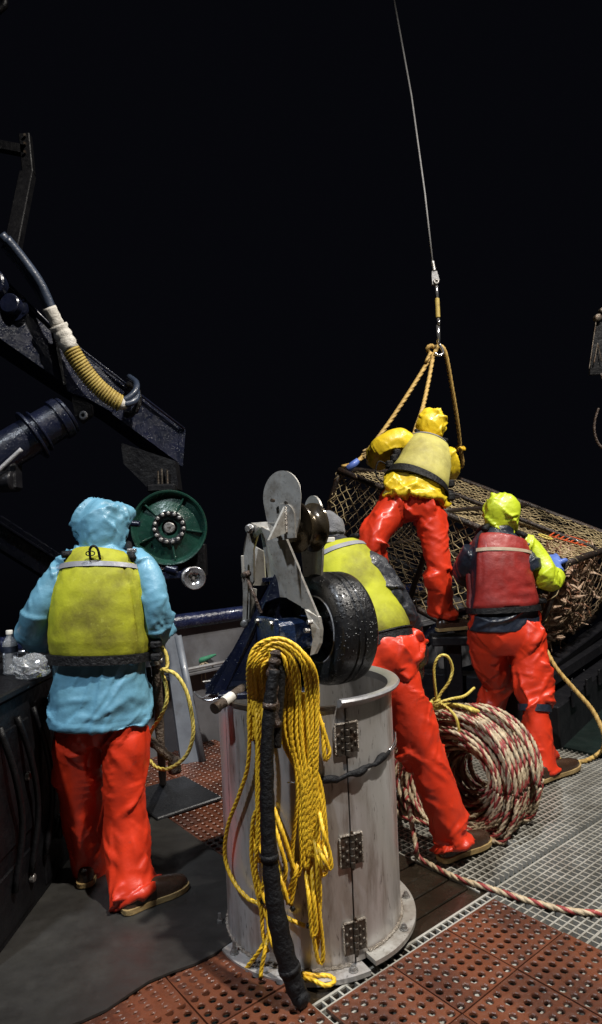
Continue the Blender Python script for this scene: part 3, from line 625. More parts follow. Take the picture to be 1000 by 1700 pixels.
# sheave with guide plates
scn = P(503, 868, 2.53)
def ear(cpx, cY, r, n, low, wid):
    """teardrop plate facing the axle"""
    c = P(*cpx, cY); ax = n; s = nz(np.cross(UP, ax)); pts = []
    for k in range(25):
        a = -0.25 + (math.pi+.5)*k/24; pts.append(c + r*math.cos(a)*s*wid + r*math.sin(a)*UP)
    pts += [c - s*r*.86*wid - UP*low*.55, c - s*r*.55*wid - UP*low, c + s*r*.62*wid - UP*low*1.02, c + s*r*.86*wid - UP*low*.6]
    return pts, c, ax, s
EN = nz(V(-.62,-.78,.05))
pts, c, ax, s = ear((467,826), 2.40, .103, EN, .145, .92)
mb = MB(); mb.slab(pts, -ax*.009); mb.build('guide_plate', M['alu'], hl)
# doubler and gusset
pts2 = []
c2 = P(474, 872, 2.395)
for k in range(13):
    a = math.pi*k/12; pts2.append(c2 + .052*math.cos(a)*s + .052*math.sin(a)*UP + UP*.03 + ax*.002)
pts2 += [c2 - .052*s - UP*.05 + ax*.002, c2 + .052*s - UP*.05 + ax*.002]
mb = MB(); mb.slab(pts2, ax*.008); mb.build('doubler_plate', M['alu'], hl)
g0 = c2+ax*.0105+UP*.07; g1 = c2+ax*.0105-UP*.03; g2 = g1+ax*.10-UP*.03
mb = MB(); mb.slab([g0,g1,g2], s*.010); mb.build('gusset', M['alu'], hl)
mb = MB(); mb.tube([g0+(g1-g0)*k/20+s*.012 for k in range(21)], [.004+.002*rnd.random() for _ in range(21)], 6); mb.build('weld_bead', M['weld'], hl, smooth=True)
fb = [P(446,868,2.41), P(470,868,2.39), P(488,893,2.385), P(456,899,2.40)]
mb = MB(); mb.slab(fb, nface*.010); ft = mb.build('bracket_foot', M['alu'], hl)
for (u,v) in ((458,879),(464,890)):
    p = P(u,v,2.385); mb = MB(); mb.cyl(p, p+nface*.014, .008, seg=6); mb.build('bolt', M['hinge'], ft)
for (u,v) in ((453,831),(476,835)):
    p = P(u,v,2.388); mb = MB(); mb.cyl(p-ax*.004, p+ax*.010, .007, seg=8); mb.build('bolt', M['hinge'], hl)
prof = [(.02,.05),(.085,.05),(.098,.046),(.098,.036),(.080,.026),(.066,.012),(.062,0),(.066,-.012),(.080,-.026),(.098,-.036),(.098,-.046),(.085,-.05),(.02,-.05)]
mb = MB(); mb.lathe([(r*1.02,h*.95) for r,h in prof], P(508,876,2.52), nz(V(-.80,-.60,0)), 48, close=True); mb.build('sheave', M['bronze'], hl, auto=45)
mb = MB(); mb.cyl(P(480,876,2.47)-ax*.0, P(528,876,2.62), .022, seg=16); mb.build('sheave_axle', M['bolt'], hl, smooth=True)
EN2 = nz(V(-.88,-.46,0.0))
pts, c, ax2, s2 = ear((520,858), 2.60, .088, EN2, .24, .92)
mb = MB(); mb.slab(pts, -ax2*.009); mb.build('guide_plate', M['alu'], hl)
for (u,v) in ((512,930),(515,940)): pass
mb = MB(); mb.slab([P(500,905,2.60), P(536,900,2.62), P(536,955,2.64), P(505,958,2.62)], V(.0,.02,0)); mb.build('cheek_plate', M['alu'], hl)
# short handle pipe with paper wrap lying over the tub edge
t = thing('short_pipe', P(352,1178,2.46), 'short dirty pipe with white paper wrap at the tub edge', 'pipe')
h0 = P(356,1176,2.40); h1 = P(404,1142,2.56); dd = nz(h1-h0)
mb = MB(); mb.tube(catmull([h0, h0+dd*.01, (h0+h1)/2, h1], 14), [.016]+[.019+.002*rnd.random() for _ in range(13)], 12); mb.build('pipe', M['bark'], t, smooth=True)
mb = MB(); mb.tube([h0+dd*.055, h0+dd*.11], .0215, 12, cap=False); mb.build('paper_wrap', M['label_white'], t, smooth=True)
mb = MB(); mb.tube([h0-dd*.002, h0+dd*.02], .022, 12); mb.build('end_collar', M['hinge'], t, auto=40)
# ================================================================ CRANE BOOM (left)
cr = thing('crane_boom', P(-40,560,3.7), 'wet dark navy crane boom reaching over the bulwark', 'crane')
def bY(u): return 3.55 + (u+60)*0.0021
top = [(-60,420),(40,510),(110,566),(160,602),(305,712)]; bot = [(300,771),(190,690),(108,638),(0,566),(-60,525)]
mb = MB(); mb.slab([P(u,v,bY(u)) for u,v in top+bot], V(-.13,.17,0)); mb.build('beam', M['blue_steel'], cr)
mb = MB(); mb.slab([P(298,708,bY(300)-.012), P(308,714,bY(305)-.012), P(303,774,bY(305)-.012), P(294,770,bY(300)-.012)], V(-.16,.23,0)); mb.build('end_plate', M['blue_steel'], cr)
pl = [(-60,400),(0,455),(38,500),(85,548),(104,600),(112,648),(150,668),(168,672),(120,700),(108,640),(0,566),(-60,525)]
pl = [(-60,408),(0,455),(38,498),(86,545),(100,590),(112,640),(105,636),(0,562),(-60,521)]
mb = MB(); mb.slab([P(u,v,bY(u)-.018) for u,v in pl], V(.004,.016,0)); mb.build('side_plate', M['blue_steel'], cr)
pl = [(88,552),(160,606),(200,650),(185,684),(150,664),(112,650)]
mb = MB(); mb.slab([P(u,v,bY(u)-.022) for u,v in pl], V(.004,.018,0)); mb.build('side_plate', M['blue_steel'], cr)
mb = MB(); mb.beam(P(88,540,bY(88)-.03), P(106,640,bY(106)-.03), .02, .02); mb.build('seam_bar', M['dark_steel'], cr)
mb = MB(); mb.tube([P(0,458,bY(0)-.03), P(90,546,bY(90)-.03), P(160,600,bY(160)-.03), P(306,712,bY(306)-.03)], .009, 8); mb.build('edge_bead', M['blue_steel'], cr, smooth=True)
p = P(26,512,bY(26)-.02); fd = nz(V(-.1,-1,.05))
mb = MB(); mb.lathe([(0,.075),(.052,.075),(.060,.068),(.060,0)], p, fd, 24); mb.lathe([(.060,.02),(.085,.02),(.085,.0)], p, fd, 24); pin = mb.build('pivot_pin', M['blue_steel'], cr, auto=40)
for k in range(6):
    a = k*math.pi/3; q = p+fd*.02+.073*(math.cos(a)*UP+math.sin(a)*V(1,0,0)); mb = MB(); mb.cyl(q,q+fd*.012,.009,seg=6); mb.build('pin_bolt', M['blue_steel'], pin)
p = P(-8,475,bY(0)-.02); mb = MB(); mb.lathe([(0,.06),(.075,.06),(.085,.05),(.085,0)], p, fd, 24); mb.build('pivot_pin', M['blue_steel'], cr, auto=40)
# lug and shackle chain under the boom
mb = MB(); mb.slab([P(118,652,bY(120)-.01), P(152,672,bY(150)-.01), P(150,690,bY(150)-.01), P(134,702,bY(134)-.01), P(124,690,bY(124)-.01)], V(.004,.04,0)); mb.build('lug', M['dark_steel'], cr)
mb = MB(); mb.lathe([(.018,.012),(.030,0),(.018,-.012),(.010,0)], P(138,690,bY(138)-.02), fd, 20, close=True); mb.build('shackle', M['wire'], cr, smooth=True)
# hose saddle
sp = P(214,665,bY(214)-.05)
mb = MB(); A = np.linspace(-1.9, 1.6, 22)
mb.tube([sp + V(.075*math.cos(a), -.02-.03*math.cos(a), .095*math.sin(a)) for a in A], [.022+.003*math.sin(k*2.3) for k in range(22)], 10); mb.build('hose_saddle', M['black_rubber'], cr, smooth=True)
# lower luffing beam, dim
t = thing('lower_crane_beam', P(0,900,4.6), 'dim dark steel beam slanting down behind the man in blue', 'beam')
mb = MB(); mb.beam(P(-80,835,4.5), P(98,948,4.9), .14, .22, bev=.01); mb.build('beam_body', M['blue_steel'], t)
mb = MB(); mb.beam(P(-80,820,4.49), P(98,934,4.89), .20, .02, bev=.004); mb.build('top_flange', M['blue_steel'], t)
# hydraulic cylinder
cy = thing('hydraulic_cylinder', P(-30,760,3.6), 'fat black hydraulic cylinder with ring collars below the boom', 'cylinder')
c0 = P(-60,790,3.45); c1 = P(110,690,3.70); cd = nz(c1-c0); cl = np.linalg.norm(c1-c0)
mb = MB(); mb.cyl(c0, c0+cd*cl*.98, .108, seg=36, bev=.012); mb.build('barrel', M['blue_steel'], cy, auto=40)
for (f,r,w) in ((.64,.150,.018),(.71,.128,.014),(.90,.122,.05),(.985,.112,.02)):
    mb = MB(); mb.cyl(c0+cd*cl*f, c0+cd*(cl*f+w), r, seg=36, bev=.004); mb.build('collar', M['blue_steel'], cy, auto=40)
mb = MB(); mb.tube(catmull([c0+cd*cl*.62+V(.02,-.15,-.09), c0+cd*cl*.52+V(0,-.14,-.12), c0+cd*cl*.35+V(0,-.12,-.14)], 12), .012, 8); mb.build('fluid_pipe', M['wire'], cy, smooth=True)
mb = MB(); mb.cyl(P(-20,800,3.5), P(22,798,3.5), .055, seg=24, bev=.008); mb.box(P(8,790,3.55), (.16,.12,.18), bev=.02); mb.build('end_eye', M['dark_steel'], cy, auto=40)
# wrapped hose bundle lying on the boom
hb = thing('hose_bundle', P(150,620,3.85), 'hydraulic hoses wrapped in white tape and ochre rope along the boom', 'hose')
path = catmull([P(12,405,3.55), P(45,445,3.62), P(78,505,3.68), P(100,548,3.74), P(128,598,3.79), P(160,640,3.86), P(196,668,3.92), P(214,672,3.96)], 80)
def seg_of(a, b, r, mat, nm, wob=0.0, sgm=14):
    q = path[a:b]; n = len(q); mb = MB(); mb.tube(q, [r*(1+wob*math.sin(k*2.1)+wob*.6*rnd.random()) for k in range(n)], sgm); return mb.build(nm, mat, hb, smooth=True)
seg_of(24, 33, .040, M['white_tape'], 'white_tape', .05); seg_of(32, 42, .052, M['white_tape'], 'white_tape', .10)
mb = MB(); q = path[41:70]; mb.tube(q, .043, 12); core = mb.build('whipping_core', M['whip'], hb, smooth=True)
cum = np.r_[0, np.cumsum(np.linalg.norm(np.diff(q,axis=0),axis=1))]; turns = 24; hp = []
T = np.gradient(q,axis=0); T /= np.linalg.norm(T,axis=1)[:,None]
for k in range(turns*16+1):
    s = cum[-1]*k/(turns*16); c = V(*[np.interp(s,cum,q[:,d]) for d in range(3)]); tt = nz(V(*[np.interp(s,cum,T[:,d]) for d in range(3)]))
    a = nz(np.cross(V(0,1,0),tt)); b = np.cross(tt,a); ang = 2*math.pi*k/16; hp.append(c + .046*(math.cos(ang)*a+math.sin(ang)*b))
mb = MB(); mb.tube(hp, .0085, 6); mb.build('rope_whipping', M['whip'], hb, smooth=True)
q = path[68:77]; mb = MB(); mb.tube(q, [.046,.044,.043,.040,.037,.034,.031,.028,.026], 14); mb.build('white_tape', M['white_tape'], hb, smooth=True)
for (o1, o2) in ((V(-.015,0,.02), V(.0,-.02,.015)), (V(.018,-.01,-.01), V(.0,-.03,-.012)), (V(0,.01,-.03), V(0,-.01,-.03))):
    mb = MB(); mb.tube(catmull([P(6,396,3.55)+o1, P(30,425,3.60)+o1, P(62,470,3.66)+o1, P(84,515,3.70)+o1*.5], 20), .030, 12); mb.build('hose', M['hose_blue'], hb, smooth=True)
for (dv, rr) in ((0,.022),(-14,.020)):
    mb = MB(); mb.tube(catmull([P(194,668+dv*.2,3.92), P(210,671+dv*.6,3.93), P(224,664+dv,3.96), P(226,650+dv,4.02), P(214,640+dv,4.10)], 22), rr, 12); mb.build('hose', M['hose_blue'], hb, smooth=True)

# dim upper mast in the dark
t = thing('mast_bracket', P(20,250,4.6), 'unlit mast bracket in the dark above the crane boom', 'bracket')
mb = MB(); mb.beam(P(42,225,4.6), P(48,290,4.6), .08, .06, up=(0,1,0), bev=.006); mb.build('upright', M['console_black'], t)
mb = MB(); mb.beam(P(-60,232,4.6), P(44,252,4.6), .06, .07, bev=.006); mb.build('arm', M['console_black'], t)
mb = MB(); mb.beam(P(46,290,4.6), P(20,420,4.3), .10, .07, up=(0,1,0), bev=.006); mb.build('brace', M['console_black'], t)
for v in (226,240,254): mb = MB(); p = P(42,v,4.56); mb.cyl(p, p-V(0,.015,0), .010, seg=6); mb.build('bolt', M['hinge'], t)
t = thing('hanging_lamp_bracket', P(-6,8,4.2), 'dark fitting at the very top of the mast', 'fitting')
mb = MB(); mb.tube(catmull([P(-30,-20,4.2), P(2,-4,4.2), P(8,8,4.2), P(-4,20,4.2)],14), .022, 8); mb.build('hook', M['console_black'], t, smooth=True)
# right-edge hanging block
t = thing('hanging_block', P(998,560,5.2), 'dark rigging block with slings hanging in the dark', 'rigging block')
p = P(993,528,5.2); mb = MB(); mb.cyl(p-V(0,.02,0), p+V(0,.03,0), .03, seg=18, bev=.006); mb.build('pin', M['hinge'], t, auto=40)
p = P(1000,516,5.2); mb = MB(); mb.cyl(p-V(0,.02,0), p+V(0,.03,0), .022, seg=18, bev=.006); mb.build('pin', M['hinge'], t, auto=40)
mb = MB(); mb.slab([P(990,535,5.22), P(1000,535,5.22), P(1020,620,5.22), P(980,622,5.22)], V(0,.03,0)); mb.build('cheek', M['console_black'], t)
for (u0,v0,u1,v1) in ((990,535,979,612),(993,570,987,602),(993,570,999,600)): mb = MB(); mb.cyl(P(u0,v0,5.19), P(u1,v1,5.19), .005, seg=6); mb.build('strop', M['hinge'], t)
mb = MB(); rope(mb, [P(994,678,5.2),P(988,700,5.2),P(988,720,5.2),P(995,738,5.2),P(1006,742,5.2),P(1012,700,5.2),P(1004,640,5.2),P(998,620,5.2)], .010)
tag(mb.build('hanging_rope', M['leather'], smooth=True), 'dim tan rope loop hanging below the dark rigging block', 'rope')

# green flanged drum on the crane, horn lamp below
gd = thing('winch_drum', P(280,870,4.05), 'dark green winch drum flange with ring of bolts hanging under the boom', 'winch')
gc = P(281,876,4.0); gn = nz(V(.10,-.995,-.02)); gs = nz(np.cross(UP,gn)); gu = np.cross(gn,gs)
prof = [(.05,.0),(.10,.0),(.105,.012),(.115,.006),(.205,-.012),(.216,.012),(.226,.030),(.236,.033),(.240,.024),(.236,-.03),(.20,-.05),(.16,-.10),(.16,-.28),(.05,-.28)]
mb = MB(); mb.lathe(prof, gc, gn, 72, close=True); flg = mb.build('flange', M['green_paint'], gd, auto=35)
for k in range(5):
    a = R(28+72*k); rdir = math.cos(a)*gu+math.sin(a)*gs; tdir = np.cross(gn,rdir)
    mb = MB(); mb.box(gc+rdir*.158+gn*.006, (.10,.012,.022), (rdir,tdir,gn), bev=.003); mb.build('spoke_rib', M['green_paint'], flg)
for k in range(4):   # cast numerals, reading as raised foundry marks
    pass
mb = MB(); mb.lathe([(.072,.0),(.072,.022),(.080,.026),(.103,.026),(.106,.02),(.106,.0)], gc, gn, 56); mb.build('bolt_ring', M['dark_steel'], gd, auto=40)
for k in range(15):
    a = 2*math.pi*k/15; p = gc+gn*.026+.091*(math.cos(a)*gu+math.sin(a)*gs); mb = MB(); mb.cyl(p,p+gn*.012,.0125,seg=14,bev=.003); mb.build('bolt', M['bolt'], gd, auto=40)
mb = MB(); mb.lathe([(.072,.012),(.066,-.02),(.045,-.03),(.0,-.03)], gc, gn, 40); mb.build('hub_recess', M['dark_steel'], gd, auto=40)
mb = MB(); mb.lathe([(.0,.014),(.030,.014),(.036,.008),(.036,-.03)], gc, gn, 28); shf = mb.build('shaft_end', M['bolt'], gd, auto=40)
mb = MB(); mb.box(gc+gn*.0145, (.026,.006,.002), (gs,gu,gn)); mb.box(gc+gn*.0145-gs*.0+gu*-.006, (.006,.016,.002), (gs,gu,gn)); mb.build('keyway', M['hinge'], shf)
mb = MB(); pu = P(268,800,4.1); mb.slab([P(200,735,4.12), P(290,765,4.12), P(296,812,4.12), P(250,815,4.12), P(205,770,4.12)], V(0,.14,0)); mb.box(P(272,812,4.14), (.18,.2,.05), bev=.01); mb.build('hanger', M['console_black'], gd)
for (u,v0,v1) in ((262,782,806),(268,778,808),(277,780,804)): mb = MB(); mb.cyl(P(u,v0,4.09),P(u+1,v1,4.09),.007,seg=6); mb.build('drip_rod', M['hinge'], gd)
mb = MB(); mb.box(P(330,930,4.2), (.10,.1,.22), bev=.01); mb.box(P(300,940,4.24),(.3,.12,.10),bev=.01); mb.build('lower_frame', M['console_black'], gd)
mb = MB(); mb.cyl(P(207,868,3.86), P(232,870,3.86), .020, seg=14, bev=.004); mb.build('side_stub', M['blue_steel'], gd, auto=40)
hw = thing('winch_horn', P(316,962,3.95), 'small polished bell-mouthed horn below the green winch drum', 'horn')
hc = P(320,959,3.92); hn = nz(V(.38,-.92,-.02))
mb = MB(); mb.lathe([(.0,.006),(.014,.006),(.020,.004),(.036,.010),(.052,.024),(.062,.044),(.067,.050),(.071,.047),(.069,.038),(.058,.010),(.045,-.01),(.045,-.05),(.0,-.05)], hc, hn, 40); mb.build('bell', M['chrome'], hw, auto=40)
mb = MB(); mb.cyl(hc+hn*.004, hc+hn*.018, .010, seg=6); mb.build('nut', M['bolt'], hw)
mb = MB(); mb.cyl(hc-hn*.05, hc-hn*.14, .062, seg=28, bev=.008); mb.build('collar', M['blue_steel'], hw, auto=40)
mb = MB(); mb.cyl(hc-hn*.022, hc-hn*.052, .066, seg=28, bev=.006); mb.build('collar', M['bolt'], hw, auto=40)
mb = MB(); mb.cyl(P(222,932,4.02), P(278,944,4.0), .016, seg=12); mb.build('lever_bar', M['chrome'], hw, smooth=True)
mb = MB(); mb.cyl(P(276,943,4.0), P(294,947,3.99), .028, seg=16, bev=.004); mb.box(P(288,955,4.02),(.14,.06,.05),bev=.008); mb.build('lever_socket', M['blue_steel'], hw, auto=40)

# ================================================================ HANGING GEAR
KN = P(718,582,6.1)
t = thing('hoist_wire', P(722,440,6.0), 'grey steel hoist wire running up into the dark', 'wire')
mb = MB(); mb.tube([P(640,-90,5.6), P(655,0,5.65), P(684,160,5.78), P(706,320,5.9), P(719,436,6.0)], .0085, 8); mb.build('wire_rope', M['wire'], t, smooth=True)
mb = MB(); mb.cyl(P(719,434,6.0), P(722,450,6.0), .017, seg=12, bev=.003); mb.build('ferrule', M['bolt'], t, auto=40)
t = thing('hoist_hook', P(726,510,6.02), 'steel swivel hook and rod joining wire to yellow bridle', 'hook')
p = P(723,464,6.01)
mb = MB(); mb.slab([p+V(-.028,-.012,.075), p+V(.020,-.012,.075), p+V(.040,-.012,-.01), p+V(.022,-.012,-.06), p+V(-.03,-.012,-.05), p+V(-.032,-.012,.02)], V(0,.03,0)); mb.build('swivel', M['wire'], t)
mb = MB(); mb.lathe([(.018,.010),(.030,0),(.018,-.010),(.008,0)], p+V(.008,-.02,-.03), V(0,1,0), 18, close=True); mb.build('shackle', M['bolt'], t, smooth=True)
mb = MB(); mb.cyl(P(725,470,6.01), P(727,498,6.01), .015, seg=12); mb.build('rod', M['chrome'], t, smooth=True)
mb = MB(); mb.cyl(P(726.5,496,6.01), P(728,528,6.01), .022, seg=12, bev=.004); mb.build('sleeve', M['whip'], t, auto=40)
mb = MB(); mb.cyl(P(728,527,6.01), P(728.5,540,6.01), .012, seg=10); mb.cyl(P(729.5,530,6.0), P(730,540,6.0), .010, seg=8); mb.build('link', M['chrome'], t, smooth=True)
mb = MB(); mb.cyl(P(728,540,6.02), P(729,572,6.04), .018, seg=12); mb.tube(catmull([P(729,570,6.04),P(735,580,6.04),P(736,588,6.04),P(728,590,6.04),P(722,586,6.04)],14), .014, 8); mb.build('hook_shank', M['chrome'], t, smooth=True)
# ================================================================ CRAB POT
PA = P(565, 781, 5.8); PN = P(940, 935, 4.62)
e2 = PN-PA; L2 = np.linalg.norm(e2); e2 = e2/L2
e1 = nz(V(.64,.77,.035)); e1 = nz(e1 - e2*e1.dot(e2)*1.0); L1 = 2.2
en = np.cross(e2, e1); en = en if en[2] > 0 else -en; DEP = 0.86
def pot(a, b, d): return PA + e1*L1*a + e2*L2*b - en*DEP*d        # a away, b along to the men, d depth
pt = thing('crab_pot', pot(.5,.5,1), 'large steel-framed crab pot with tan netting tipped on the rail', 'crab pot')
def bar(p, q, r, nm='frame_bar', mat='pot_frame'):
    n = 8; pts = [p+(q-p)*k/n + V(rnd.gauss(0,.003),rnd.gauss(0,.003),rnd.gauss(0,.003)) for k in range(n+1)]
    mb = MB(); mb.tube(pts, [r*(1+.08*rnd.random()) for _ in pts], 10); return mb.build(nm, M[mat], pt, smooth=True)
for d in (0,1):
    bar(pot(0,0,d),pot(1,0,d),.028); bar(pot(0,0,d),pot(0,1,d),.028); bar(pot(1,0,d),pot(1,1,d),.028); bar(pot(0,1,d),pot(1,1,d),.028)
for (a,b) in ((0,0),(1,0),(0,1),(1,1),(0,.5),(1,.5)): bar(pot(a,b,0),pot(a,b,1),.024)
bar(pot(0,.5,0),pot(1,.5,0),.020); bar(pot(.5,0,0),pot(.5,1,0),.020); bar(pot(0,.36,0),pot(.5,.36,0),.014)
bar(pot(0,.5,1),pot(1,.5,1),.016)
# netting on each face
def net(f, nu, nv, du, dv, nm, sag=None, jit=.010, r=.0036, mat='net'):
    """diamond mesh lattice: knots at (i+j even)"""
    mb = MB(); K = {}
    for i in range(nu+1):
        for j in range(nv+1):
            if (i+j) % 2 == 0:
                u, v = i/nu, j/nv; p = f(u, v)
                if sag is not None: p = p + sag(u, v)
                e = 0 if (i in (0,nu) or j in (0,nv)) else 1
                K[(i,j)] = p + e*V(rnd.gauss(0,jit),rnd.gauss(0,jit),rnd.gauss(0,jit))
    for (i,j), p in K.items():
        for (di,dj) in ((1,1),(1,-1)):
            q = K.get((i+di,j+dj))
            if q is None or rnd.random() < .012: continue
            m = (p+q)/2 + V(rnd.gauss(0,.004),rnd.gauss(0,.004),rnd.gauss(0,.006)-.004)
            mb.tube([p,m,q], r*rnd.uniform(.75,1.35), 4, cap=False)
    o = mb.build(nm, M[mat], pt, smooth=True); o['kind'] = 'stuff'; return o
sagf = lambda amp, dr: (lambda u,v: dr*amp*math.sin(math.pi*u)*math.sin(math.pi*v))
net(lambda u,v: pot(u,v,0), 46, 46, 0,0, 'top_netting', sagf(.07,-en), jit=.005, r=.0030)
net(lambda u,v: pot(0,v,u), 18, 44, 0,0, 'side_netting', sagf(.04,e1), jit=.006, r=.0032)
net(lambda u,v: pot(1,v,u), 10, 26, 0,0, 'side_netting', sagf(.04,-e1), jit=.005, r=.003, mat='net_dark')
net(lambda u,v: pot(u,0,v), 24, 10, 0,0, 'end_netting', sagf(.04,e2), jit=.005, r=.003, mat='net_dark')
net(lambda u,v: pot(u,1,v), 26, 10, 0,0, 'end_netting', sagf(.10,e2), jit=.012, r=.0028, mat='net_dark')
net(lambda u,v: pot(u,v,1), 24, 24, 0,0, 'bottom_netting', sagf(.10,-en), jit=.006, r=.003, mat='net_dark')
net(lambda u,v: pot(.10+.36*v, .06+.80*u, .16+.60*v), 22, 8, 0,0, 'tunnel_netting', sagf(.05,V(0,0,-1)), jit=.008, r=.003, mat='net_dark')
# lacing on the near edge and frayed twine at the corner
mb = MB()
for (p,q) in ((pot(0,0,0),pot(0,1,0)),(pot(0,0,0),pot(0,0,1)),(pot(0,1,0),pot(1,1,0)),(pot(0,1,0),pot(0,1,1))):
    dd = nz(q-p); a = nz(np.cross(dd,V(.3,.2,1))); b = np.cross(dd,a); n = int(np.linalg.norm(q-p)/.030)
    mb.tube([p+(q-p)*k/n+.029*(math.cos(k*.9)*a+math.sin(k*.9)*b) for k in range(n+1)], .0032, 5)
o = mb.build('lacing_twine', M['net'], pt, smooth=True); o['kind'] = 'stuff'
mb = MB()
for k in range(26):
    p = pot(0,0,rnd.uniform(.02,.7)); dr = nz(V(rnd.gauss(0,1),rnd.gauss(0,1),rnd.gauss(-.3,1))); mb.tube(catmull([p,p+dr*.03,p+dr*.05+V(rnd.gauss(0,.015),0,-.02)],6), .0035, 4)
o = mb.build('frayed_twine', M['net'], pt, smooth=True); o['kind'] = 'stuff'
mb = MB(); p = pot(.40,.86,-.01); q = pot(.55,.93,-.01)
for k in range(7): mb.beam(pot(.36+.012*k,.82+.018*k,.0), pot(.50+.010*k,.80+.02*k,.0), .012, .006)
mb.beam(pot(.36,.82,-.01), pot(.44,.95,-.01), .012, .006); mb.beam(pot(.50,.80,-.01), pot(.57,.93,-.01), .012, .006); mb.build('orange_web', M['orange_tag'], pt)
mb = MB(); c = pot(.28,.83,-.02); A = np.linspace(0,2*math.pi,30); rope(mb, [c+.055*(math.cos(a)*e1+math.sin(a)*e2) for a in A], .008); mb.build('rope_ring', M['rope_pale'], pt, smooth=True)
mb = MB(); mb.tube(catmull([pot(.56,.40,.03),pot(.54,.55,.05),pot(.52,.70,.04),pot(.53,.80,.02)],20), .022, 10); mb.tube(catmull([pot(.60,.42,.03),pot(.58,.55,.05),pot(.55,.74,.04)],20), .018, 10); mb.build('tube_roll', M['net'], pt, smooth=True)
mb = MB(); rope(mb, [pot(.0,.40,-.02), pot(.02,.44,.05), pot(.03,.50,.10), pot(.0,.56,.22)], .017); mb.build('bait_line', M['rope_tan'], pt, smooth=True)

# crabs -------------------------------------------------------------------
def crab_mesh(seed):
    r = random.Random(seed); mb = MB()
    # carapace: a spiny flattened dome
    ring = 14; vs = []; lev = [(1.0,-.2),(1.06,.05),(.9,.45),(.62,.75),(.3,.92)]
    for (s,h) in lev:
        for k in range(ring):
            a = 2*math.pi*k/ring; rr = s*(1+.10*(k%2)+.06*r.random()); vs.append((.112*rr*math.cos(a), .100*rr*math.sin(a)*(1-.12*math.sin(a)), .058*h+.008*r.random()))
    fs = [(i*ring+k, i*ring+(k+1)%ring, (i+1)*ring+(k+1)%ring, (i+1)*ring+k) for i in range(len(lev)-1) for k in range(ring)]
    fs += [tuple((len(lev)-1)*ring+k for k in range(ring)), tuple(range(ring))[::-1]]
    mb.add(vs, fs, [0]*(len(fs)-1)+[1])
    for sgn in (-1,1):
        for k in range(4):
            a = R(-48+34*k + r.uniform(-8,8)); d = V(sgn*math.cos(a), math.sin(a), 0); L_ = r.uniform(.85,1.2); lift = r.uniform(-.02,.07)
            p0 = d*.095; p1 = p0+d*.075*L_+V(0,0,.03+lift); p2 = p1+d*.062*L_+V(0,r.uniform(-.03,.03),-.02); p3 = p2+d*.055*L_+V(r.uniform(-.02,.02),r.uniform(-.03,.03),-.06)
            mb.tube([p0,p1,p2,p3], [.019,.021,.016,.004], 6, mi=r.choice((0,0,1)))
        p0 = V(sgn*.055,.065,0); p1 = p0+V(sgn*.05,.06,.02); p2 = p1+V(-sgn*.01,.06,.0); mb.tube([p0,p1,p2],[.013,.015,.016],6)
        mb.tube([p2,p2+V(sgn*.008,.035,0),p2+V(-sgn*.006,.075,.004)],[.017,.021,.004],6,mi=1); mb.tube([p2+V(-sgn*.012,.02,0),p2+V(-sgn*.022,.065,0)],[.009,.003],5,mi=1)
    return mb.mesh('crab', [M['crab'],M['crab_pale']], None, False)
CR = [crab_mesh(k) for k in range(5)]
n_c = 0
def put_crab(p, label, group, sc=1.0):
    Rm = Matrix.Rotation(rnd.uniform(0,6.28),4,'Z') @ Matrix.Rotation(rnd.uniform(-1.3,1.3),4,'X') @ Matrix.Rotation(rnd.uniform(0,6.28),4,'Y')
    o = bpy.data.objects.new('crab', rnd.choice(CR)); COL.objects.link(o)
    o.matrix_basis = Matrix.Translation(Vector(p)) @ Rm @ Matrix.Scale(sc,4)
    tag(o, label, 'crab', group)
for k in range(130):
    a = rnd.uniform(.05,.66); b = .955 - abs(rnd.gauss(0,.045)); d = rnd.uniform(.20,.92)
    put_crab(pot(a,b,d), 'brown spiny crab heaped behind the end netting of the pot', 'crabs heaped in the pot', sc=rnd.uniform(.66,.90))
for k in range(24):
    put_crab(pot(rnd.uniform(.08,.6),rnd.uniform(.86,.93),rnd.uniform(.15,.22)), 'small brown crab on top of the heap, under the top netting', 'crabs on top of the heap', sc=rnd.uniform(.55,.7))

# ---------------------------------------------------------------- launcher and rail machinery under the pot
la = thing('pot_launcher', V(1.3,5.2,0), 'black steel pot launcher carrying the crab pot', 'launcher')
hd = nz(V(e2[0],e2[1],0)); ho = nz(V(e1[0],e1[1],0))
for a in (.12,.5,.9):
    mb = MB(); mb.beam(pot(a,-.02,1)-en*.055, pot(a,1.02,1)-en*.055, .07, .07, up=en, bev=.006); mb.build('rack_beam', M['dark_steel'], la)
mb = MB(); mb.beam(pot(-.02,1.05,1.0)-en*.07, pot(1,1.05,1.0)-en*.07, .09, .12, up=en, bev=.008); mb.build('rack_lip', M['dark_steel'], la)
b0 = V(.25,5.75,0); b1 = V(1.72,4.74,0)
mb = MB(); mb.beam(b0+UP*.24, b1+UP*.24, .22, .50, bev=.012); mb.build('base_box', M['dark_steel'], la)
mb = MB(); mb.beam(b1+UP*.13+ho*.0, b1+ho*2.6+UP*.13, .34, .34, bev=.012); mb.build('base_box', M['dark_steel'], la)
mb = MB(); mb.beam(b1+UP*.42+ho*.05, b1+ho*2.6+UP*.42, .10, .10, bev=.010); mb.build('base_rail', M['dark_steel'], la)
mb = MB(); mb.cyl(V(.75,5.2,.55), V(1.25,5.05,.98), .055, seg=20, bev=.008); mb.cyl(V(1.25,5.05,.98), V(1.55,4.96,1.02), .03, seg=14); mb.build('ram', M['blue_steel'], la, auto=40)
fz = P(748,1052,4.85)[2]
mb = MB(); mb.box(P(752,1052,4.88)+V(0,.02,-.045), (.34,.24,.07), (nz(V(.95,-.1,0)),nz(V(.1,.95,0)),UP), bev=.01); mb.build('step', M['dark_steel'], la)
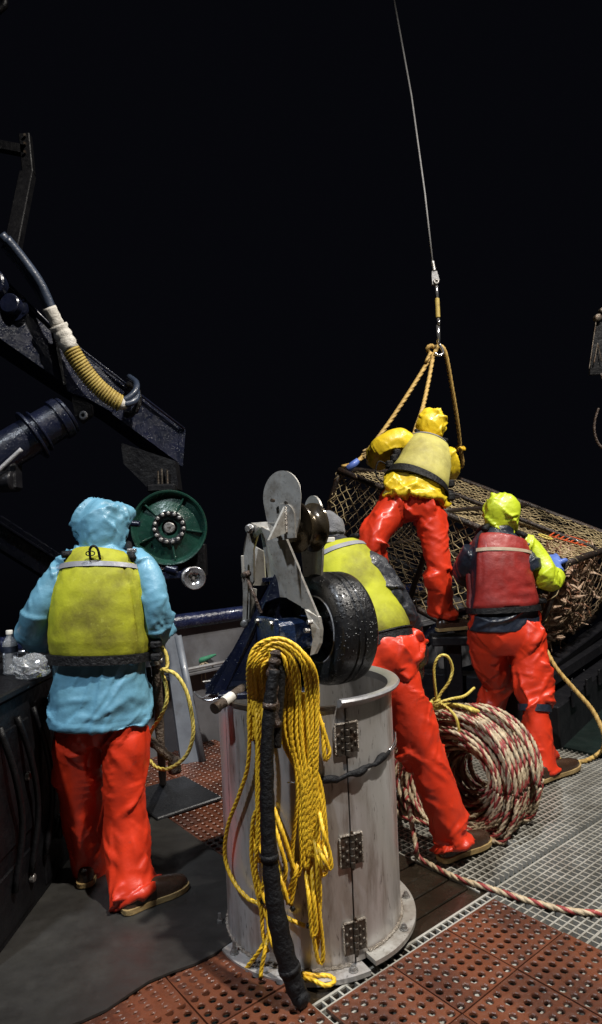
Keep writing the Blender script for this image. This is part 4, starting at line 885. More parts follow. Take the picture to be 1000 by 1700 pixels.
mb = MB(); q = P(752,1060,4.9); mb.beam(V(q[0],q[1]+.02,.0), V(q[0],q[1]+.02,fz-.05), .12, .12, up=(0,1,0), bev=.01); mb.build('step_post', M['dark_steel'], la)
q2 = P(640,1015,4.95)
mb = MB(); mb.box(q2+V(0,.02,-.06), (.32,.26,.07), bev=.01); mb.beam(V(q2[0],q2[1]+.02,0), V(q2[0],q2[1]+.02,q2[2]-.08), .12,.12,up=(0,1,0), bev=.01); mb.build('step', M['dark_steel'], la)
for k in range(5):
    mb = MB(); p = b1+ho*(.35+.42*k)+UP*.30; mb.box(p+hd*.19, (.02,.16,.14), (hd,ho,UP), bev=.006); mb.build('side_lug', M['dark_steel'], la)

# ================================================================ ROPES
# bridle
t = thing('bridle', KN, 'three-legged tan rope bridle knotted at the hook above the pot', 'rope bridle')
mb = MB(); rope(mb, [KN+V(0,0,-.03), P(700,620,6.05), P(655,690,5.95), P(617,742,5.85), P(592,768,5.79), PA+V(.02,0,.03)], .021); mb.build('leg', M['rope_tan'], t, smooth=True)
mb = MB(); rope(mb, [KN+V(.01,-.02,-.04), P(711,640,5.95), P(702,680,5.75), P(690,716,5.50), P(684,745,5.42), pot(0,.33,-.02)], .020); mb.build('leg', M['rope_tan'], t, smooth=True)
mb = MB(); rope(mb, [P(722,578,6.12), P(732,575,6.15), P(741,590,6.2), P(752,650,6.45), P(760,700,6.7), P(765,745,7.0), P(767,775,7.2), pot(1,0,0)+V(.01,0,.04)], .022); mb.build('leg', M['rope_tan'], t, smooth=True)
mb = MB(); kp = [KN+.04*V(math.cos(a)*(1+.3*math.sin(3*a)), .6*math.sin(2*a), 1.1*math.sin(a)) for a in np.linspace(0,4*math.pi,40)]; rope(mb, kp, .020); mb.build('knot', M['rope_tan'], t, smooth=True)
mb = MB(); rope(mb, [KN+V(-.02,-.04,-.03), KN+V(-.055,-.05,-.09), KN+V(-.075,-.05,-.13)], .018); mb.build('knot_tail', M['rope_tan'], t, smooth=True)
mb = MB(); mb.tube([P(596,764,5.79),P(588,771,5.79),P(578,779,5.79)], [.026,.034,.036], 10); mb.build('blue_sleeve', M['glove_blue'], t, smooth=True)
mb = MB(); pb = pot(1,0,0); mb.tube([P(766,756,7.1),P(768,768,7.2),pb+V(0,0,.02)], [.03,.045,.05], 10); mb.build('black_sleeve', M['tape'], t, smooth=True)
mb = MB(); kp = [P(765,745,7.0)+.045*V(math.cos(a),math.sin(a),.4*math.sin(2*a)) for a in np.linspace(0,4*math.pi,30)]; rope(mb, kp, .016); mb.build('seizing', M['rope_y'], t, smooth=True)

# water running off the pot, frozen as drops and short threads
mb = MB(); rw = random.Random(5)
for k in range(70):
    p = pot(rw.uniform(.0,.55),1.03+rw.uniform(0,.05),1.0) - UP*rw.uniform(.10,.45); l_ = rw.uniform(.004,.035)
    mb.tube([p,p-UP*l_*.5,p-UP*l_], [.0012,.0024,.0010], 5)
for k in range(40):
    p = pot(-.02,rw.uniform(.3,1.0),1.0) - UP*rw.uniform(.10,.5); l_ = rw.uniform(.004,.03)
    mb.tube([p,p-UP*l_*.5,p-UP*l_], [.0012,.0022,.0010], 5)
tag(mb.build('dripping_water', M['bottle'], smooth=True), 'water dripping off the crab pot', 'water', kind='stuff')
# yellow hank hung over a peg on the tub
pk = P(455, 1082, 2.30)
def tubY(u, v, off=.035):
    """depth just clear of the tub face for image position u, v"""
    p = P(u, v, 2.33); x = p[0]-TC[0]; x = max(-.36, min(.36, x)); return TC[1] - math.sqrt(max(TR**2-x*x,.004)) - off
hk = thing('yellow_rope_hank', pk, 'hank of yellow poly rope hung over a peg on the tub', 'rope')
rr = random.Random(3)
def px(pts, jit=0.0):
    return [P(u+rr.gauss(0,jit), v, Y if Y < 9 else tubY(u, v, Y-10)) for (u,v,Y) in pts]
RY = .0082
ends = []
for k in range(12):      # strands draped over the peg, each falling to a bight that doubles back up behind
    f = k/11; lft = 440 - 27*f + rr.gauss(0,1.5); rgt = 474 + 62*f + rr.gauss(0,2.5); topv = 1079 - 17*f + rr.gauss(0,1.2); yk = rr.uniform(-.02,.006); yo = 10.034+.013*((k*5)%5)
    lb = rr.choice((1190,1230,1290,1330,1360)); lo = rr.choice((1395,1420,1440,1452,1350,1375,1330)); w = rr.uniform(5,11)
    c = (lft+rgt)/2 - 8; mid = 506 + (rgt-505)*.45 + rr.gauss(0,5); um = mid + rr.uniform(4,16)
    pts = [(lft+9,1150,10.022), (lft+9,lb-40,10.022), (lft+5,lb,yo), (lft+1,lb-30,yo), (lft+2,1160,yo), (lft,1110,2.275+yk), (lft+14-2*f,topv+14,2.27+yk), (c-6,topv,2.27+yk), (c+14+10*f,topv+10,2.27+yk), (rgt-12,1105,2.275+yk), (rgt-4,1150,yo), (rgt-3+rr.gauss(0,2),1220,yo), (mid+6+rr.gauss(0,4),1310,yo), (um-w/2,lo-35,yo), (um,lo,yo), (um+w,lo-14,yo), (um+w-2,lo-80,yo), (mid+12,1300,yo-.006), (rgt-8,1230,10.024), (rgt-10,1150,10.022)]
    mb = MB(); rope(mb, px(pts), RY*rr.uniform(.92,1.05), phase=rr.random()*6, n_dense=240); mb.build('strand', M['rope_y'], hk, smooth=True)
for (pts) in (
    [(512,1440,10.05),(517,1500,10.05),(521,1550,10.05),(529,1592,10.045),(536,1596,10.045),(537,1570,10.05),(530,1500,10.055),(528,1440,10.06),(524,1390,10.06)],
    [(508,1440,10.07),(514,1490,10.07),(518,1540,10.07),(521,1556,10.07),(526,1540,10.07),(522,1490,10.07),(518,1430,10.07)],
    [(516,1430,10.03),(520,1480,10.03),(519,1520,10.03),(523,1560,10.03),(527,1575,10.03),(531,1530,10.035),(532,1470,10.035),(526,1400,10.04)],
    [(524,1395,10.09),(536,1420,10.09),(546,1440,10.09),(551,1438,10.09),(548,1415,10.09),(538,1380,10.09),(530,1340,10.08)],
    [(520,1380,10.08),(530,1425,10.08),(541,1444,10.08),(546,1430,10.08),(536,1395,10.08)],
    # long left strand swinging out, and the left hand falls
    [(413,1130,10.04),(414,1200,10.04),(411,1270,10.04),(396,1320,10.04),(378,1370,10.04),(373,1420,10.035),(386,1460,10.03),(410,1490,10.03),(432,1502,10.03),(446,1530,10.03)],
    [(428,1150,10.05),(431,1220,10.05),(434,1290,10.05),(432,1330,10.05),(420,1360,10.05),(417,1420,10.05),(424,1470,10.045),(433,1510,10.04),(436,1550,10.04),(444,1580,10.05)],
    [(424,1150,10.06),(427,1220,10.06),(431,1300,10.06),(427,1370,10.06),(428,1400,10.06),(436,1420,10.06),(438,1460,10.05),(430,1490,10.05)],
    [(436,1150,10.07),(437,1230,10.07),(436,1330,10.07),(430,1380,10.07),(424,1440,10.06),(434,1480,10.05),(442,1500,10.05)],
    [(432,1150,10.045),(434,1240,10.045),(436,1330,10.04),(438,1400,10.04),(430,1430,10.04),(422,1400,10.04),(424,1370,10.04)],
    [(447,1545,10.04),(432,1575,10.05),(412,1602,10.065),(402,1613,10.075)],
    [(446,1548,10.05),(440,1575,10.06),(434,1605,10.075),(432,1622,10.085)],
    [(443,1500,10.04),(447,1550,10.05),(458,1580,10.06),(468,1600,10.075)],
    [(450,1510,10.05),(454,1550,10.05),(464,1590,10.07),(472,1604,10.08)],
    # strands between hose and bundle
    [(458,1340,10.04),(470,1385,10.04),(484,1430,10.04),(490,1450,10.04),(486,1480,10.04),(482,1502,10.045)],
    [(456,1350,10.05),(464,1400,10.05),(474,1440,10.05),(470,1470,10.05),(474,1490,10.05),(490,1450,10.05),(494,1430,10.05)],
    [(460,1420,10.06),(470,1470,10.06),(478,1500,10.06)],
    [(470,1520,10.035),(490,1530,10.035),(508,1536,10.035)],
    [(528,1180,10.03),(536,1205,10.03),(545,1235,10.03),(548,1250,10.03),(541,1262,10.03),(539,1245,10.035),(536,1200,10.04)],
):
    pts = [(pts[0][0]-(4 if pts[0][0] in (456,458,460) else 0), pts[0][1], 10.014)] + list(pts[1:-1]) + [(pts[-1][0], pts[-1][1], min(pts[-1][2], 10.02) if pts[-1][1] < 1480 else pts[-1][2])]
    mb = MB(); rope(mb, px(pts), RY, phase=rr.random()*6); mb.build('strand', M['rope_y'], hk, smooth=True)
for (u,v,du,dv) in ((433,1494,6,4),(445,1540,3,6),(510,1536,4,0),(469,1428,5,3),(468,1442,5,1),(402,1613,-2,5),(432,1622,0,6),(484,1505,2,4)):
    p = P(u,v,tubY(u,v,.04)); q = P(u+du,v+dv,tubY(u,v,.04)); mb = MB(); mb.tube([p,q+(q-p)*.3], .0095, 8); mb.build('taped_end', M['tape'], hk, smooth=True)
# end bight lying at the foot of the hose
mb = MB(); rope(mb, [G(505,1622,.02),G(520,1626,.02),G(540,1635,.012),G(553,1632,.010),G(556,1625,.010),G(545,1619,.012),G(520,1618,.02),G(503,1615,.03)], RY); mb.build('strand', M['rope_y'], hk, smooth=True)
# peg
t = thing('taped_hose', G(508,1664,0), 'black taped hose with brown wrapped top leaning on the tub', 'hose')
hp = catmull([P(457,1080,2.25), P(455,1110,2.245), P(448,1160,2.235), P(443,1240,2.225), P(443,1330,2.215), P(447,1420,2.20), P(456,1500,2.185), P(472,1580,2.175), P(494,1645,2.165), G(508,1664,.03)], 70)
rads = np.interp(np.linspace(0,1,70), [0,.12,.3,.5,.75,.9,1], [.018,.020,.023,.026,.035,.034,.026])
rads = rads*(1+.06*np.sin(np.arange(70)*1.7)+.05*np.array([rr.random() for _ in range(70)]))
mb = MB(); mb.tube(hp[8:], rads[8:], 16); mb.build('taped_body', M['web'], t, smooth=True)
A_ = catmull([P(458,1078,2.262), P(456,1092,2.255), P(452,1120,2.252), P(452,1160,2.248), P(457,1205,2.25)], 30)
mb = MB(); mb.tube(A_, [.010,.018,.023]+[.021+.004*math.sin(k*1.3)+.002*rr.random() for k in range(27)], 14); mb.build('brown_wrap', M['leather'], t, smooth=True)
mb = MB(); mb.tube(catmull([P(465,1090,2.27),P(466,1130,2.265),P(461,1200,2.255),P(459,1240,2.25)],20), .017, 10); mb.build('inner_hose', M['tape'], t, smooth=True)
for k in (16,38,56): mb = MB(); mb.tube(hp[k:k+2], rads[k]*1.08, 14); mb.build('binding', M['leather'] if k == 16 else M['web'], t, smooth=True)
mb = MB(); mb.cyl(P(458,1080,2.31), V(P(458,1080,2.31)[0]+.01, 2.50, 1.10), .018, seg=12, bev=.003); mb.build('peg', M['dark_steel'], hl, auto=40)

# big coil of red and cream line standing on edge
cc = P(768, 1283, 3.60); ca = nz(V(-.60,-.79,.12)); cs_ = nz(np.cross(UP,ca)); cu = np.cross(ca,cs_)
co = thing('rope_coil', V(cc[0],cc[1],0), 'big coil of red and cream striped rope standing on the grating', 'rope coil')
rr2 = random.Random(11); RC = .0132
def loopr(Rl, off, phase, egg, tilt, wob):
    pts = []
    for k in range(29):
        a = 2*math.pi*k/28; r_ = Rl*(1+egg*math.cos(2*a+phase)+wob*math.sin(3*a+phase*2))
        q = cc + cs_*r_*math.cos(a)*1.0 + cu*r_*math.sin(a)*1.0 + ca*(off+tilt*math.cos(a+phase)+.012*math.sin(2*a+phase)) + UP*(-.02)
        q[2] = max(q[2], RC+.002 - .013); pts.append(q)
    return pts
kk = 0
for lay, (Rl, n, o0, o1) in enumerate(((.362,14,-.26,.19),(.332,14,-.26,.18),(.302,14,-.27,.18),(.270,13,-.26,.16),(.236,12,-.25,.14),(.205,11,-.40,.10),(.172,9,-.44,.00),(.138,6,-.46,-.16))):
    for i in range(n):
        off = o0 + (o1-o0)*i/(n-1) + rr2.gauss(0,.010); sl = -.03 + .09*rr2.random()
        mb = MB(); rope(mb, loopr(Rl+rr2.gauss(0,.011), off, rr2.random()*6.28, .035*rr2.random(), .045*rr2.random(), .018*rr2.random()), RC, pitch=.115, step=.022, mats=(0,0,1), n_dense=100, seg=3)
        mb.build('rope_loop', [M['rope_cream'],M['rope_red']], co, smooth=True); kk += 1
# slack loops fallen forward inside, plus the tail running over the grating
for k in range(7):
    f = k/6; ctr = cc + cs_*(.07+.02*f) + ca*(.14-.02*k) - UP*(.05+.02*f); pts = []
    for m_ in range(25):
        a = -1.5 + 2.9*m_/24; q = ctr + cs_*(.20-.012*k)*math.cos(a) + cu*(.26-.01*k)*math.sin(a) + ca*(.05*math.sin(a)); q[2] = max(q[2],.006); pts.append(q)
    mb = MB(); rope(mb, pts, RC, pitch=.115, step=.022, mats=(0,0,1), seg=3); mb.build('rope_loop', [M['rope_cream'],M['rope_red']], co, smooth=True)
mb = MB(); rope(mb, [cc-cs_*.30+ca*.14-UP*.10, G(690,1395,.10), G(694,1420,.02), G(716,1435,.0), G(760,1457,.0), G(820,1476,.0), G(880,1495,.0), G(940,1510,.0), G(1000,1515,.0), G(1080,1510,.0), G(1160,1490,.0)], RC*1.0, pitch=.115, mats=(0,0,1), step=.014)
mb.build('tail', [M['rope_cream'],M['rope_red']], co, smooth=True)
# yellow tie at the coil's top with its upstanding loop
ty = thing('yellow_tie', P(733,1170,3.55), 'thin yellow line tied round the rope coil with an upright loop', 'rope')
RT = .0085
mb = MB(); rope(mb, [P(726,1165,3.52),P(722,1130,3.50),P(722,1105,3.50),P(731,1089,3.50),P(744,1090,3.50),P(752,1110,3.52),P(746,1132,3.52),P(733,1150,3.52),P(726,1165,3.52)], RT); mb.build('loop', M['rope_pale'], ty, smooth=True)
mb = MB(); rope(mb, [P(726,1167,3.52),P(750,1160,3.55),P(772,1155,3.65),P(788,1142,3.8)], RT); mb.build('free_end', M['rope_pale'], ty, smooth=True)
mb = MB(); rope(mb, [P(728,1165,3.52),P(745,1176,3.42),P(757,1190,3.40),P(762,1208,3.40),P(762,1222,3.42)], RT); rope(mb, [P(718,1165,3.52),P(700,1172,3.50),P(690,1190,3.48)], RT); mb.build('wrap', M['rope_pale'], ty, smooth=True)
mb = MB()
for k in range(3): rope(mb, [P(724,1165,3.52)+.022*V(math.cos(a),.8*math.sin(a),.6*math.sin(a+k)) for a in np.linspace(k,k+6.28,16)], RT)
mb.build('knot', M['rope_pale'], ty, smooth=True)
for k in range(5):
    mb = MB(); w = .33+.008*k; pts = [cc + cs_*(w)*math.cos(a)*.9 + cu*(.372+.006*k)*math.sin(a) + ca*(-.02+.03*k) for a in np.linspace(1.25,2.5,14)]; rope(mb, pts, RT*1.15); mb.build('turn', M['rope_pale'], ty, smooth=True)
# tan line from the machinery over the grating
mb = MB(); rope(mb, [P(905,1075,4.55), P(925,1110,4.45), P(955,1145,4.4), P(985,1180,4.35), P(1003,1220,4.3), G(1000,1245,.02), G(975,1262,.0), G(945,1265,.0), G(925,1258,.0)], .016)
tag(mb.build('tan_line', M['rope_tan'], smooth=True, origin=G(960,1262)), 'tan rope looping from the launcher down onto the grating', 'rope')
# yellow line and muddy lever at the blue man's side
t = thing('muddy_pole', P(262,1280,3.3), 'muddy brown wooden pole with fittings beside the blue jacket', 'pole')
mb = MB(); mb.tube(catmull([P(258,1098,3.02),P(262,1150,3.05),P(264,1200,3.12),P(268,1260,3.2),G(270,1300,.03)],24), [.020+.004*rr.random() for _ in range(24)], 10); mb.build('shaft', M['bark'], t, smooth=True)
mb = MB(); mb.cyl(P(256,1085,3.0), P(258,1104,3.0), .026, seg=14, bev=.004); mb.cyl(P(248,1096,2.99), P(270,1096,3.0), .014, seg=12, bev=.003); mb.build('fitting', M['bolt'], t, auto=40)
mb = MB(); mb.tube(catmull([P(246,1108,3.02),P(250,1150,3.03),P(252,1190,3.06)],14), .012, 8); mb.build('hose', M['tape'], t, smooth=True)
mb = MB(); mb.tube(catmull([P(246,1226,3.1),P(262,1240,3.08),P(278,1254,3.06),P(288,1262,3.05),P(290,1280,3.06)],20), [.018+.006*rr.random()+.010*(k>13) for k in range(20)], 10); mb.build('branch', M['bark'], t, smooth=True)
mb = MB(); rope(mb, [P(262,1065,3.0),P(275,1085,3.0),P(277,1108,2.98),P(268,1112,2.96),P(290,1118,2.95),P(308,1145,2.95),P(318,1185,2.95),P(320,1220,2.95),P(312,1248,2.96),P(298,1265,2.97),P(278,1276,3.0),P(260,1274,3.04),P(248,1262,3.08)], .0095)
rope(mb, [P(268,1115,2.98),P(276,1140,2.98),P(276,1165,2.98),P(266,1190,3.0),P(254,1208,3.03),P(247,1222,3.06)], .0095)
tag(mb.build('yellow_line', M['rope_pale'], smooth=True, origin=P(280,1276,3.0)), 'yellow rope looped in a wide ring beside the blue jacket', 'rope')
# ================================================================ PEOPLE
class Tube:
    """closed tube with elliptical sections; phi 0 = back, +90 deg = right-hand side"""
    def __init__(s, pts, rad, side=(1,0,0), n=40, ex=2.0, wk=None):
        s.hem = 0.0; s.wk = (lambda t: 1.0) if wk is None else (lambda t: float(np.interp(t, wk[0], wk[1])))
        s.n = n; s.C = catmull(pts, n)
        rad = np.array([(r, r) if np.isscalar(r) else r for r in rad], float); s.Rr = np.clip(catmull(rad, n), .004, None)
        T = np.gradient(s.C, axis=0); s.T = T/(np.linalg.norm(T,axis=1)[:,None]+1e-12)
        side = np.asarray(side, float)
        S = np.broadcast_to(side, (n,3)) if side.ndim == 1 else catmull(side, n)
        S = S - s.T*np.sum(S*s.T,axis=1)[:,None]; s.S = S/(np.linalg.norm(S,axis=1)[:,None]+1e-12)
        s.B = np.cross(s.S, s.T); s.ex = ex        # for an upward axis and side = right, B points to the camera (back)
        s.len = np.linalg.norm(np.diff(s.C,axis=0),axis=1).sum()
    def at(s, arr, t):
        x = np.clip(t,0,1)*(s.n-1); i = int(min(x, s.n-2)); f = x-i; return arr[i]*(1-f)+arr[i+1]*f
    def ev(s, t, phi, off=0.0):
        r = s.at(s.Rr,t); sp, cp = math.sin(phi), math.cos(phi)
        k = (abs(sp)**s.ex + abs(cp)**s.ex)**(-1/s.ex)
        return s.at(s.C,t) + (r[0]+off)*sp*k*s.at(s.S,t) + (r[1]+off)*cp*k*s.at(s.B,t)
    def normal(s, t, phi):
        return nz(math.sin(phi)*s.at(s.S,t) + math.cos(phi)*s.at(s.B,t))
    def add(s, mb, seg=28):
        ang = np.linspace(0,2*math.pi,seg,endpoint=False); sp, cp = np.sin(ang), np.cos(ang)
        k = (np.abs(sp)**s.ex + np.abs(cp)**s.ex)**(-1/s.ex)
        vs = s.C[:,None] + (s.Rr[:,0:1]*(sp*k)[None])[...,None]*s.S[:,None] + (s.Rr[:,1:2]*(cp*k)[None])[...,None]*s.B[:,None]
        n = s.n; fs = [(i*seg+q, i*seg+(q+1)%seg, (i+1)*seg+(q+1)%seg, (i+1)*seg+q) for i in range(n-1) for q in range(seg)]
        fs = [f[::-1] for f in fs]; fs += [tuple(range(seg)), tuple((n-1)*seg+q for q in range(seg))[::-1]]
        mb.add(vs.reshape(-1,3), fs)
    def stroke(s, t0, p0, t1, p1, amp, w, n=7):
        return ([s.ev(t0+(t1-t0)*k/(n-1), p0+(p1-p0)*k/(n-1)) for k in range(n)], s.normal((t0+t1)/2,(p0+p1)/2), amp, w)

def folds_limb(tb_, rs, zones, amp=.010, w=.011):
    """zones: (t0, t1, count, slant) - wrinkles round a limb"""
    out = []
    for (a, b, n, sl) in zones:
        for k in range(n):
            t = rs.uniform(a,b); p = rs.uniform(-math.pi,math.pi); dp = rs.uniform(.5,1.3)*rs.choice((-1,1)); dt = sl*rs.uniform(.4,1.2)*rs.choice((-1,1))
            out.append(tb_.stroke(t, p, min(max(t+dt,.0),1.0), p+dp, amp*.40*rs.uniform(.5,1.4)*rs.choice((1,1,1,-.8)), w*rs.uniform(.7,1.3)))
    return out

def garment(name, tubes, mat, parent, voxel=.008, folds=(), noise=(.004, 9.0), smooth=4, balls=(), kink=.0025, wr=None):
    """union of tubes as one continuous cloth surface; wr = (axial slack, round slack, iterations, stiffness, limit) buckles it into folds"""
    mb = MB()
    for t in tubes: t.add(mb)
    for (c, r) in balls: mb.ball(c, r, 20, 14)
    me = mb.mesh(name+'_src', mat); ob = bpy.data.objects.new(name+'_src', me); COL.objects.link(ob)
    md = ob.modifiers.new('r', 'REMESH'); md.mode = 'VOXEL'; md.voxel_size = voxel
    dg = bpy.context.evaluated_depsgraph_get(); nm = bpy.data.meshes.new_from_object(ob.evaluated_get(dg)); bpy.data.objects.remove(ob); bpy.data.meshes.remove(me)
    n = len(nm.vertices); v = np.zeros(n*3); nm.vertices.foreach_get('co', v); v = v.reshape(-1,3)
    e = np.zeros(len(nm.edges)*2, int); nm.edges.foreach_get('vertices', e); e = e.reshape(-1,2); e0, e1_ = e[:,0], e[:,1]
    deg = np.maximum(np.bincount(e.ravel(), minlength=n),1).astype(float)[:,None]
    def scat(i, x): return np.stack([np.bincount(i, x[:,k], n) for k in range(3)], 1)
    def lap(x, it, f=.5):
        for _ in range(it): x = x*(1-f) + f*(scat(e0, x[e1_]) + scat(e1_, x[e0]))/deg
        return x
    v = lap(v, smooth)
    def normals(x):
        nm.vertices.foreach_set('co', x.ravel()); nm.update(); N = np.zeros(n*3); nm.vertex_normals.foreach_get('vector', N); return N.reshape(-1,3)
    N = normals(v); h = np.zeros(n)
    for (pts, nrm, amp, w) in folds:
        pts = np.asarray(pts)
        cen = pts.mean(0); rad = np.linalg.norm(pts-cen,axis=1).max()+5*w
        idx = np.where((np.linalg.norm(v-cen,axis=1) < rad) & (N@nrm > -.2))[0]
        if len(idx) == 0: continue
        vi = v[idx]; Ni = N[idx]; b = np.full(len(idx),1e9); sgn = np.zeros(len(idx)); par = np.zeros(len(idx)); m = len(pts)-1
        for k in range(m):
            d = pts[k+1]-pts[k]; L_ = d@d+1e-12; f = np.clip(((vi-pts[k])@d)/L_,0,1); cl = pts[k]+f[:,None]*d; r = vi-cl; r -= Ni*np.sum(r*Ni,axis=1)[:,None]
            ds = np.linalg.norm(r,axis=1); sd = np.sum(r*np.cross(d/math.sqrt(L_), Ni),axis=1)
            up_ = ds < b; b = np.where(up_,ds,b); sgn = np.where(up_,sd,sgn); par = np.where(up_,(k+f)/m,par)
        s_ = np.sign(sgn)*b; tap = np.sin(math.pi*np.clip(par,.02,.98))**.8
        h[idx] += amp*tap*(np.exp(-np.abs(s_/w)**1.5) - .55*np.exp(-((s_-1.9*w)/(1.3*w))**2))
    if noise:
        a, f = noise; off = Vector((hash_seed(name)*7.3, 3.1, 1.7))
        for i in range(n):
            q = Vector(v[i])*f + off
            h[i] += a*mnoise.noise(q) + (kink if not wr else .0012)*(1-2*abs(mnoise.noise(q*2.6+Vector((5,1,2)))))
    v0 = v.copy()
    if wr:
        ax, ci, its, beta, lim, fa, fw = wr
        C = np.vstack([t.C for t in tubes]); T = np.vstack([t.T for t in tubes]); S_ = np.vstack([t.S for t in tubes]); B_ = np.vstack([t.B for t in tubes]); W = np.concatenate([[t.wk(k/(t.n-1)) for k in range(t.n)] for t in tubes]); Rm_ = np.concatenate([t.Rr.max(1) for t in tubes])
        sl_ = np.concatenate([np.linspace(0,t.len,t.n)+3.7*k for k,t in enumerate(tubes)])
        near = np.zeros(n, int)
        for k in range(0, n, 4000):
            near[k:k+4000] = np.argmin(np.linalg.norm(v0[k:k+4000,None]-C[None],axis=2)/Rm_[None],axis=1)
        Tv = T[near]; Wv = lap(np.repeat(W[near][:,None],3,1), 12)[:,0]
        dv = v0 - C[near]; phi = np.arctan2(np.sum(dv*S_[near],axis=1), np.sum(dv*B_[near],axis=1)); X = phi*Rm_[near]; Yc = sl_[near] + np.sum(dv*Tv,axis=1); edge = np.clip((math.pi-np.abs(phi))/.5,0,1)
        hh = np.zeros(n); sd_ = hash_seed(name)*5.17
        fw0 = fw
        for di, (ang_, lw, am, fs_) in enumerate(((.62,.80,1.0,1),(-.62,.80,1.0,1),(.14,.60,.75,1),(1.22,1.0,.9,1),(-.34,.64,.8,1),(.8,.36,.22,.5),(-.75,.36,.22,.5),(.05,.30,.18,.45))):
            fw = fw0*fs_
            ca_, sa_ = math.cos(ang_), math.sin(ang_); al_ = X*ca_ + Yc*sa_; ac_ = -X*sa_ + Yc*ca_
            wv_ = np.array([mnoise.noise(Vector((al_[i]/lw*1.6, ac_[i]/fw*.55, sd_+di*9.1))) for i in range(n)])          # slow meander
            rg = np.array([(mnoise.noise(Vector((al_[i]/lw, (ac_[i]+.35*fw*wv_[i])/fw, sd_+di*3.3+20)))) for i in range(n)])
            mk = np.array([mnoise.noise(Vector((v0[i][0]*3.4+di*11.7, v0[i][1]*3.4, v0[i][2]*3.4+sd_))) for i in range(n)])
            hh += am*np.clip(-.12+2.6*mk,0,1.2)*(np.where(rg>0, np.exp(-rg/.045), np.exp(rg/.22)) - .30)
        h += fa*hh*Wv*edge
        tq = np.concatenate([np.linspace(0,1,t.n) for t in tubes])[near]; hm = np.concatenate([np.full(t.n, t.hem) for t in tubes])[near]
        h += .004*np.where(hm>0, np.exp(-((np.abs(phi)-1.35)/.035)**2), 0)
        h += np.where(hm>0, .0045*(tq>hm), np.where(hm<0, .0045*(tq<-hm), 0))
        v = v + N*h[:,None]
        pol = np.array([p.vertices[:] for p in nm.polygons if len(p.vertices) == 4])
        E = np.vstack([e, pol[:,[0,2]], pol[:,[1,3]]]); a_, b_ = E[:,0], E[:,1]
        d0 = v0[b_]-v0[a_]; l0 = np.linalg.norm(d0,axis=1)+1e-9; c2 = (np.sum(d0*Tv[a_],axis=1)/l0)**2; we = (Wv[a_]+Wv[b_])/2
        rest = l0*(1 + we*(ax*c2 + ci*(1-c2))); dg2 = np.maximum(np.bincount(E.ravel(), minlength=n),1).astype(float)[:,None]
        vp = v.copy(); av = lambda x: (scat(e0,x[e1_]) + scat(e1_,x[e0]))/deg
        for it in range(its):
            vn = v + .9*(v-vp); vp = v; v = vn
            d = v[b_]-v[a_]; l = np.linalg.norm(d,axis=1)+1e-9; cr_ = ((l-rest)/l*.5)[:,None]*d
            v = v + (scat(a_,cr_) - scat(b_,cr_))/dg2*1.7
            u = v - v0
            for bt in ((beta,beta) if it < its*.6 else (beta,) if it < its*.85 else (beta*.35,)):
                lu = av(u)-u; u = u - bt*(av(lu)-lu)
            un = np.sum(u*N,axis=1); uc = lim*np.tanh(un/lim); u = (u - N*un[:,None])*.87 + N*uc[:,None]; v = v0 + u
    else: v = v + N*h[:,None]
    v = lap(v, 1, .3 if not wr else .06)
    nm.vertices.foreach_set('co', (v - wloc(parent)).ravel())
    nm.materials.clear(); nm.materials.append(mat); nm.name = name
    nm.polygons.foreach_set('material_index', [0]*len(nm.polygons)); nm.polygons.foreach_set('use_smooth', [True]*len(nm.polygons)); nm.update()
    o = bpy.data.objects.new(name, nm); COL.objects.link(o); o.parent = parent
    return o
_hs = [0]
def hash_seed(nm): _hs[0] += 1; return _hs[0]

def shell_panel(name, torso, mat, parent, t0, t1, phi_fn, thick=.03, base=.012, nt=36, npn=40, bulge=.0, seed=0, nz_amp=.0045, creases=()):
    rq = random.Random(seed+50); creases = tuple(creases) + tuple((rq.uniform(.08,.92), rq.uniform(.1,.9), rq.uniform(.015,.035), rq.uniform(-.005,.004)) for _ in range(9)) + ((None,.10,.006,-.006),(None,.90,.006,-.006))
    """padded panel wrapped on the torso: phi_fn(f) gives (phi_left, phi_right)"""
    mb = MB(); outer = []; inner = []
    for i in range(nt+1):
        f = i/nt; t = t0+(t1-t0)*f; pl, pr = phi_fn(f)
        for k in range(npn+1):
            g = k/npn; ph = pl+(pr-pl)*g
            ed = min(f, 1-f)*2.6*nt/nt; eg = min(g,1-g)*4.2; rim = min(1.0,(min(1,ed*6)**.5)*(min(1,eg*4)**.5))
            p = torso.ev(t, ph, base + thick*(.25+.75*rim))
            nn = torso.normal(t, ph); q = Vector(p)*7 + Vector((seed*3.7,0,0))
            dsp = nz_amp*mnoise.noise(q) + .0035*(1-2*abs(mnoise.noise(q*2.2)))
            for (ct, cp, cw, ca_) in creases: dsp += ca_*math.exp(-((g-cp-.03*math.sin(f*5))/cw)**2)*min(1,4*max(0,.85-f)) if ct is None else ca_*math.exp(-((f-ct)/cw)**2) * (1 if cp is None else math.exp(-((g-cp)/.18)**2))
            outer.append(p + nn*dsp); inner.append(torso.ev(t, ph, base*.3))
    w = npn+1; n = (nt+1)*w; fs = [(i*w+k,i*w+k+1,(i+1)*w+k+1,(i+1)*w+k) for i in range(nt) for k in range(npn)]
    fs2 = [tuple(n+x for x in f[::-1]) for f in fs]
    ring = [k for k in range(w)] + [i*w+npn for i in range(1,nt+1)] + [nt*w+k for k in range(npn-1,-1,-1)] + [i*w for i in range(nt-1,0,-1)]
    fr = [(ring[(q+1)%len(ring)], ring[q], n+ring[q], n+ring[(q+1)%len(ring)]) for q in range(len(ring))]
    mb.add(outer+inner, fs+fs2+fr); return mb.build(name, mat, parent, auto=60)
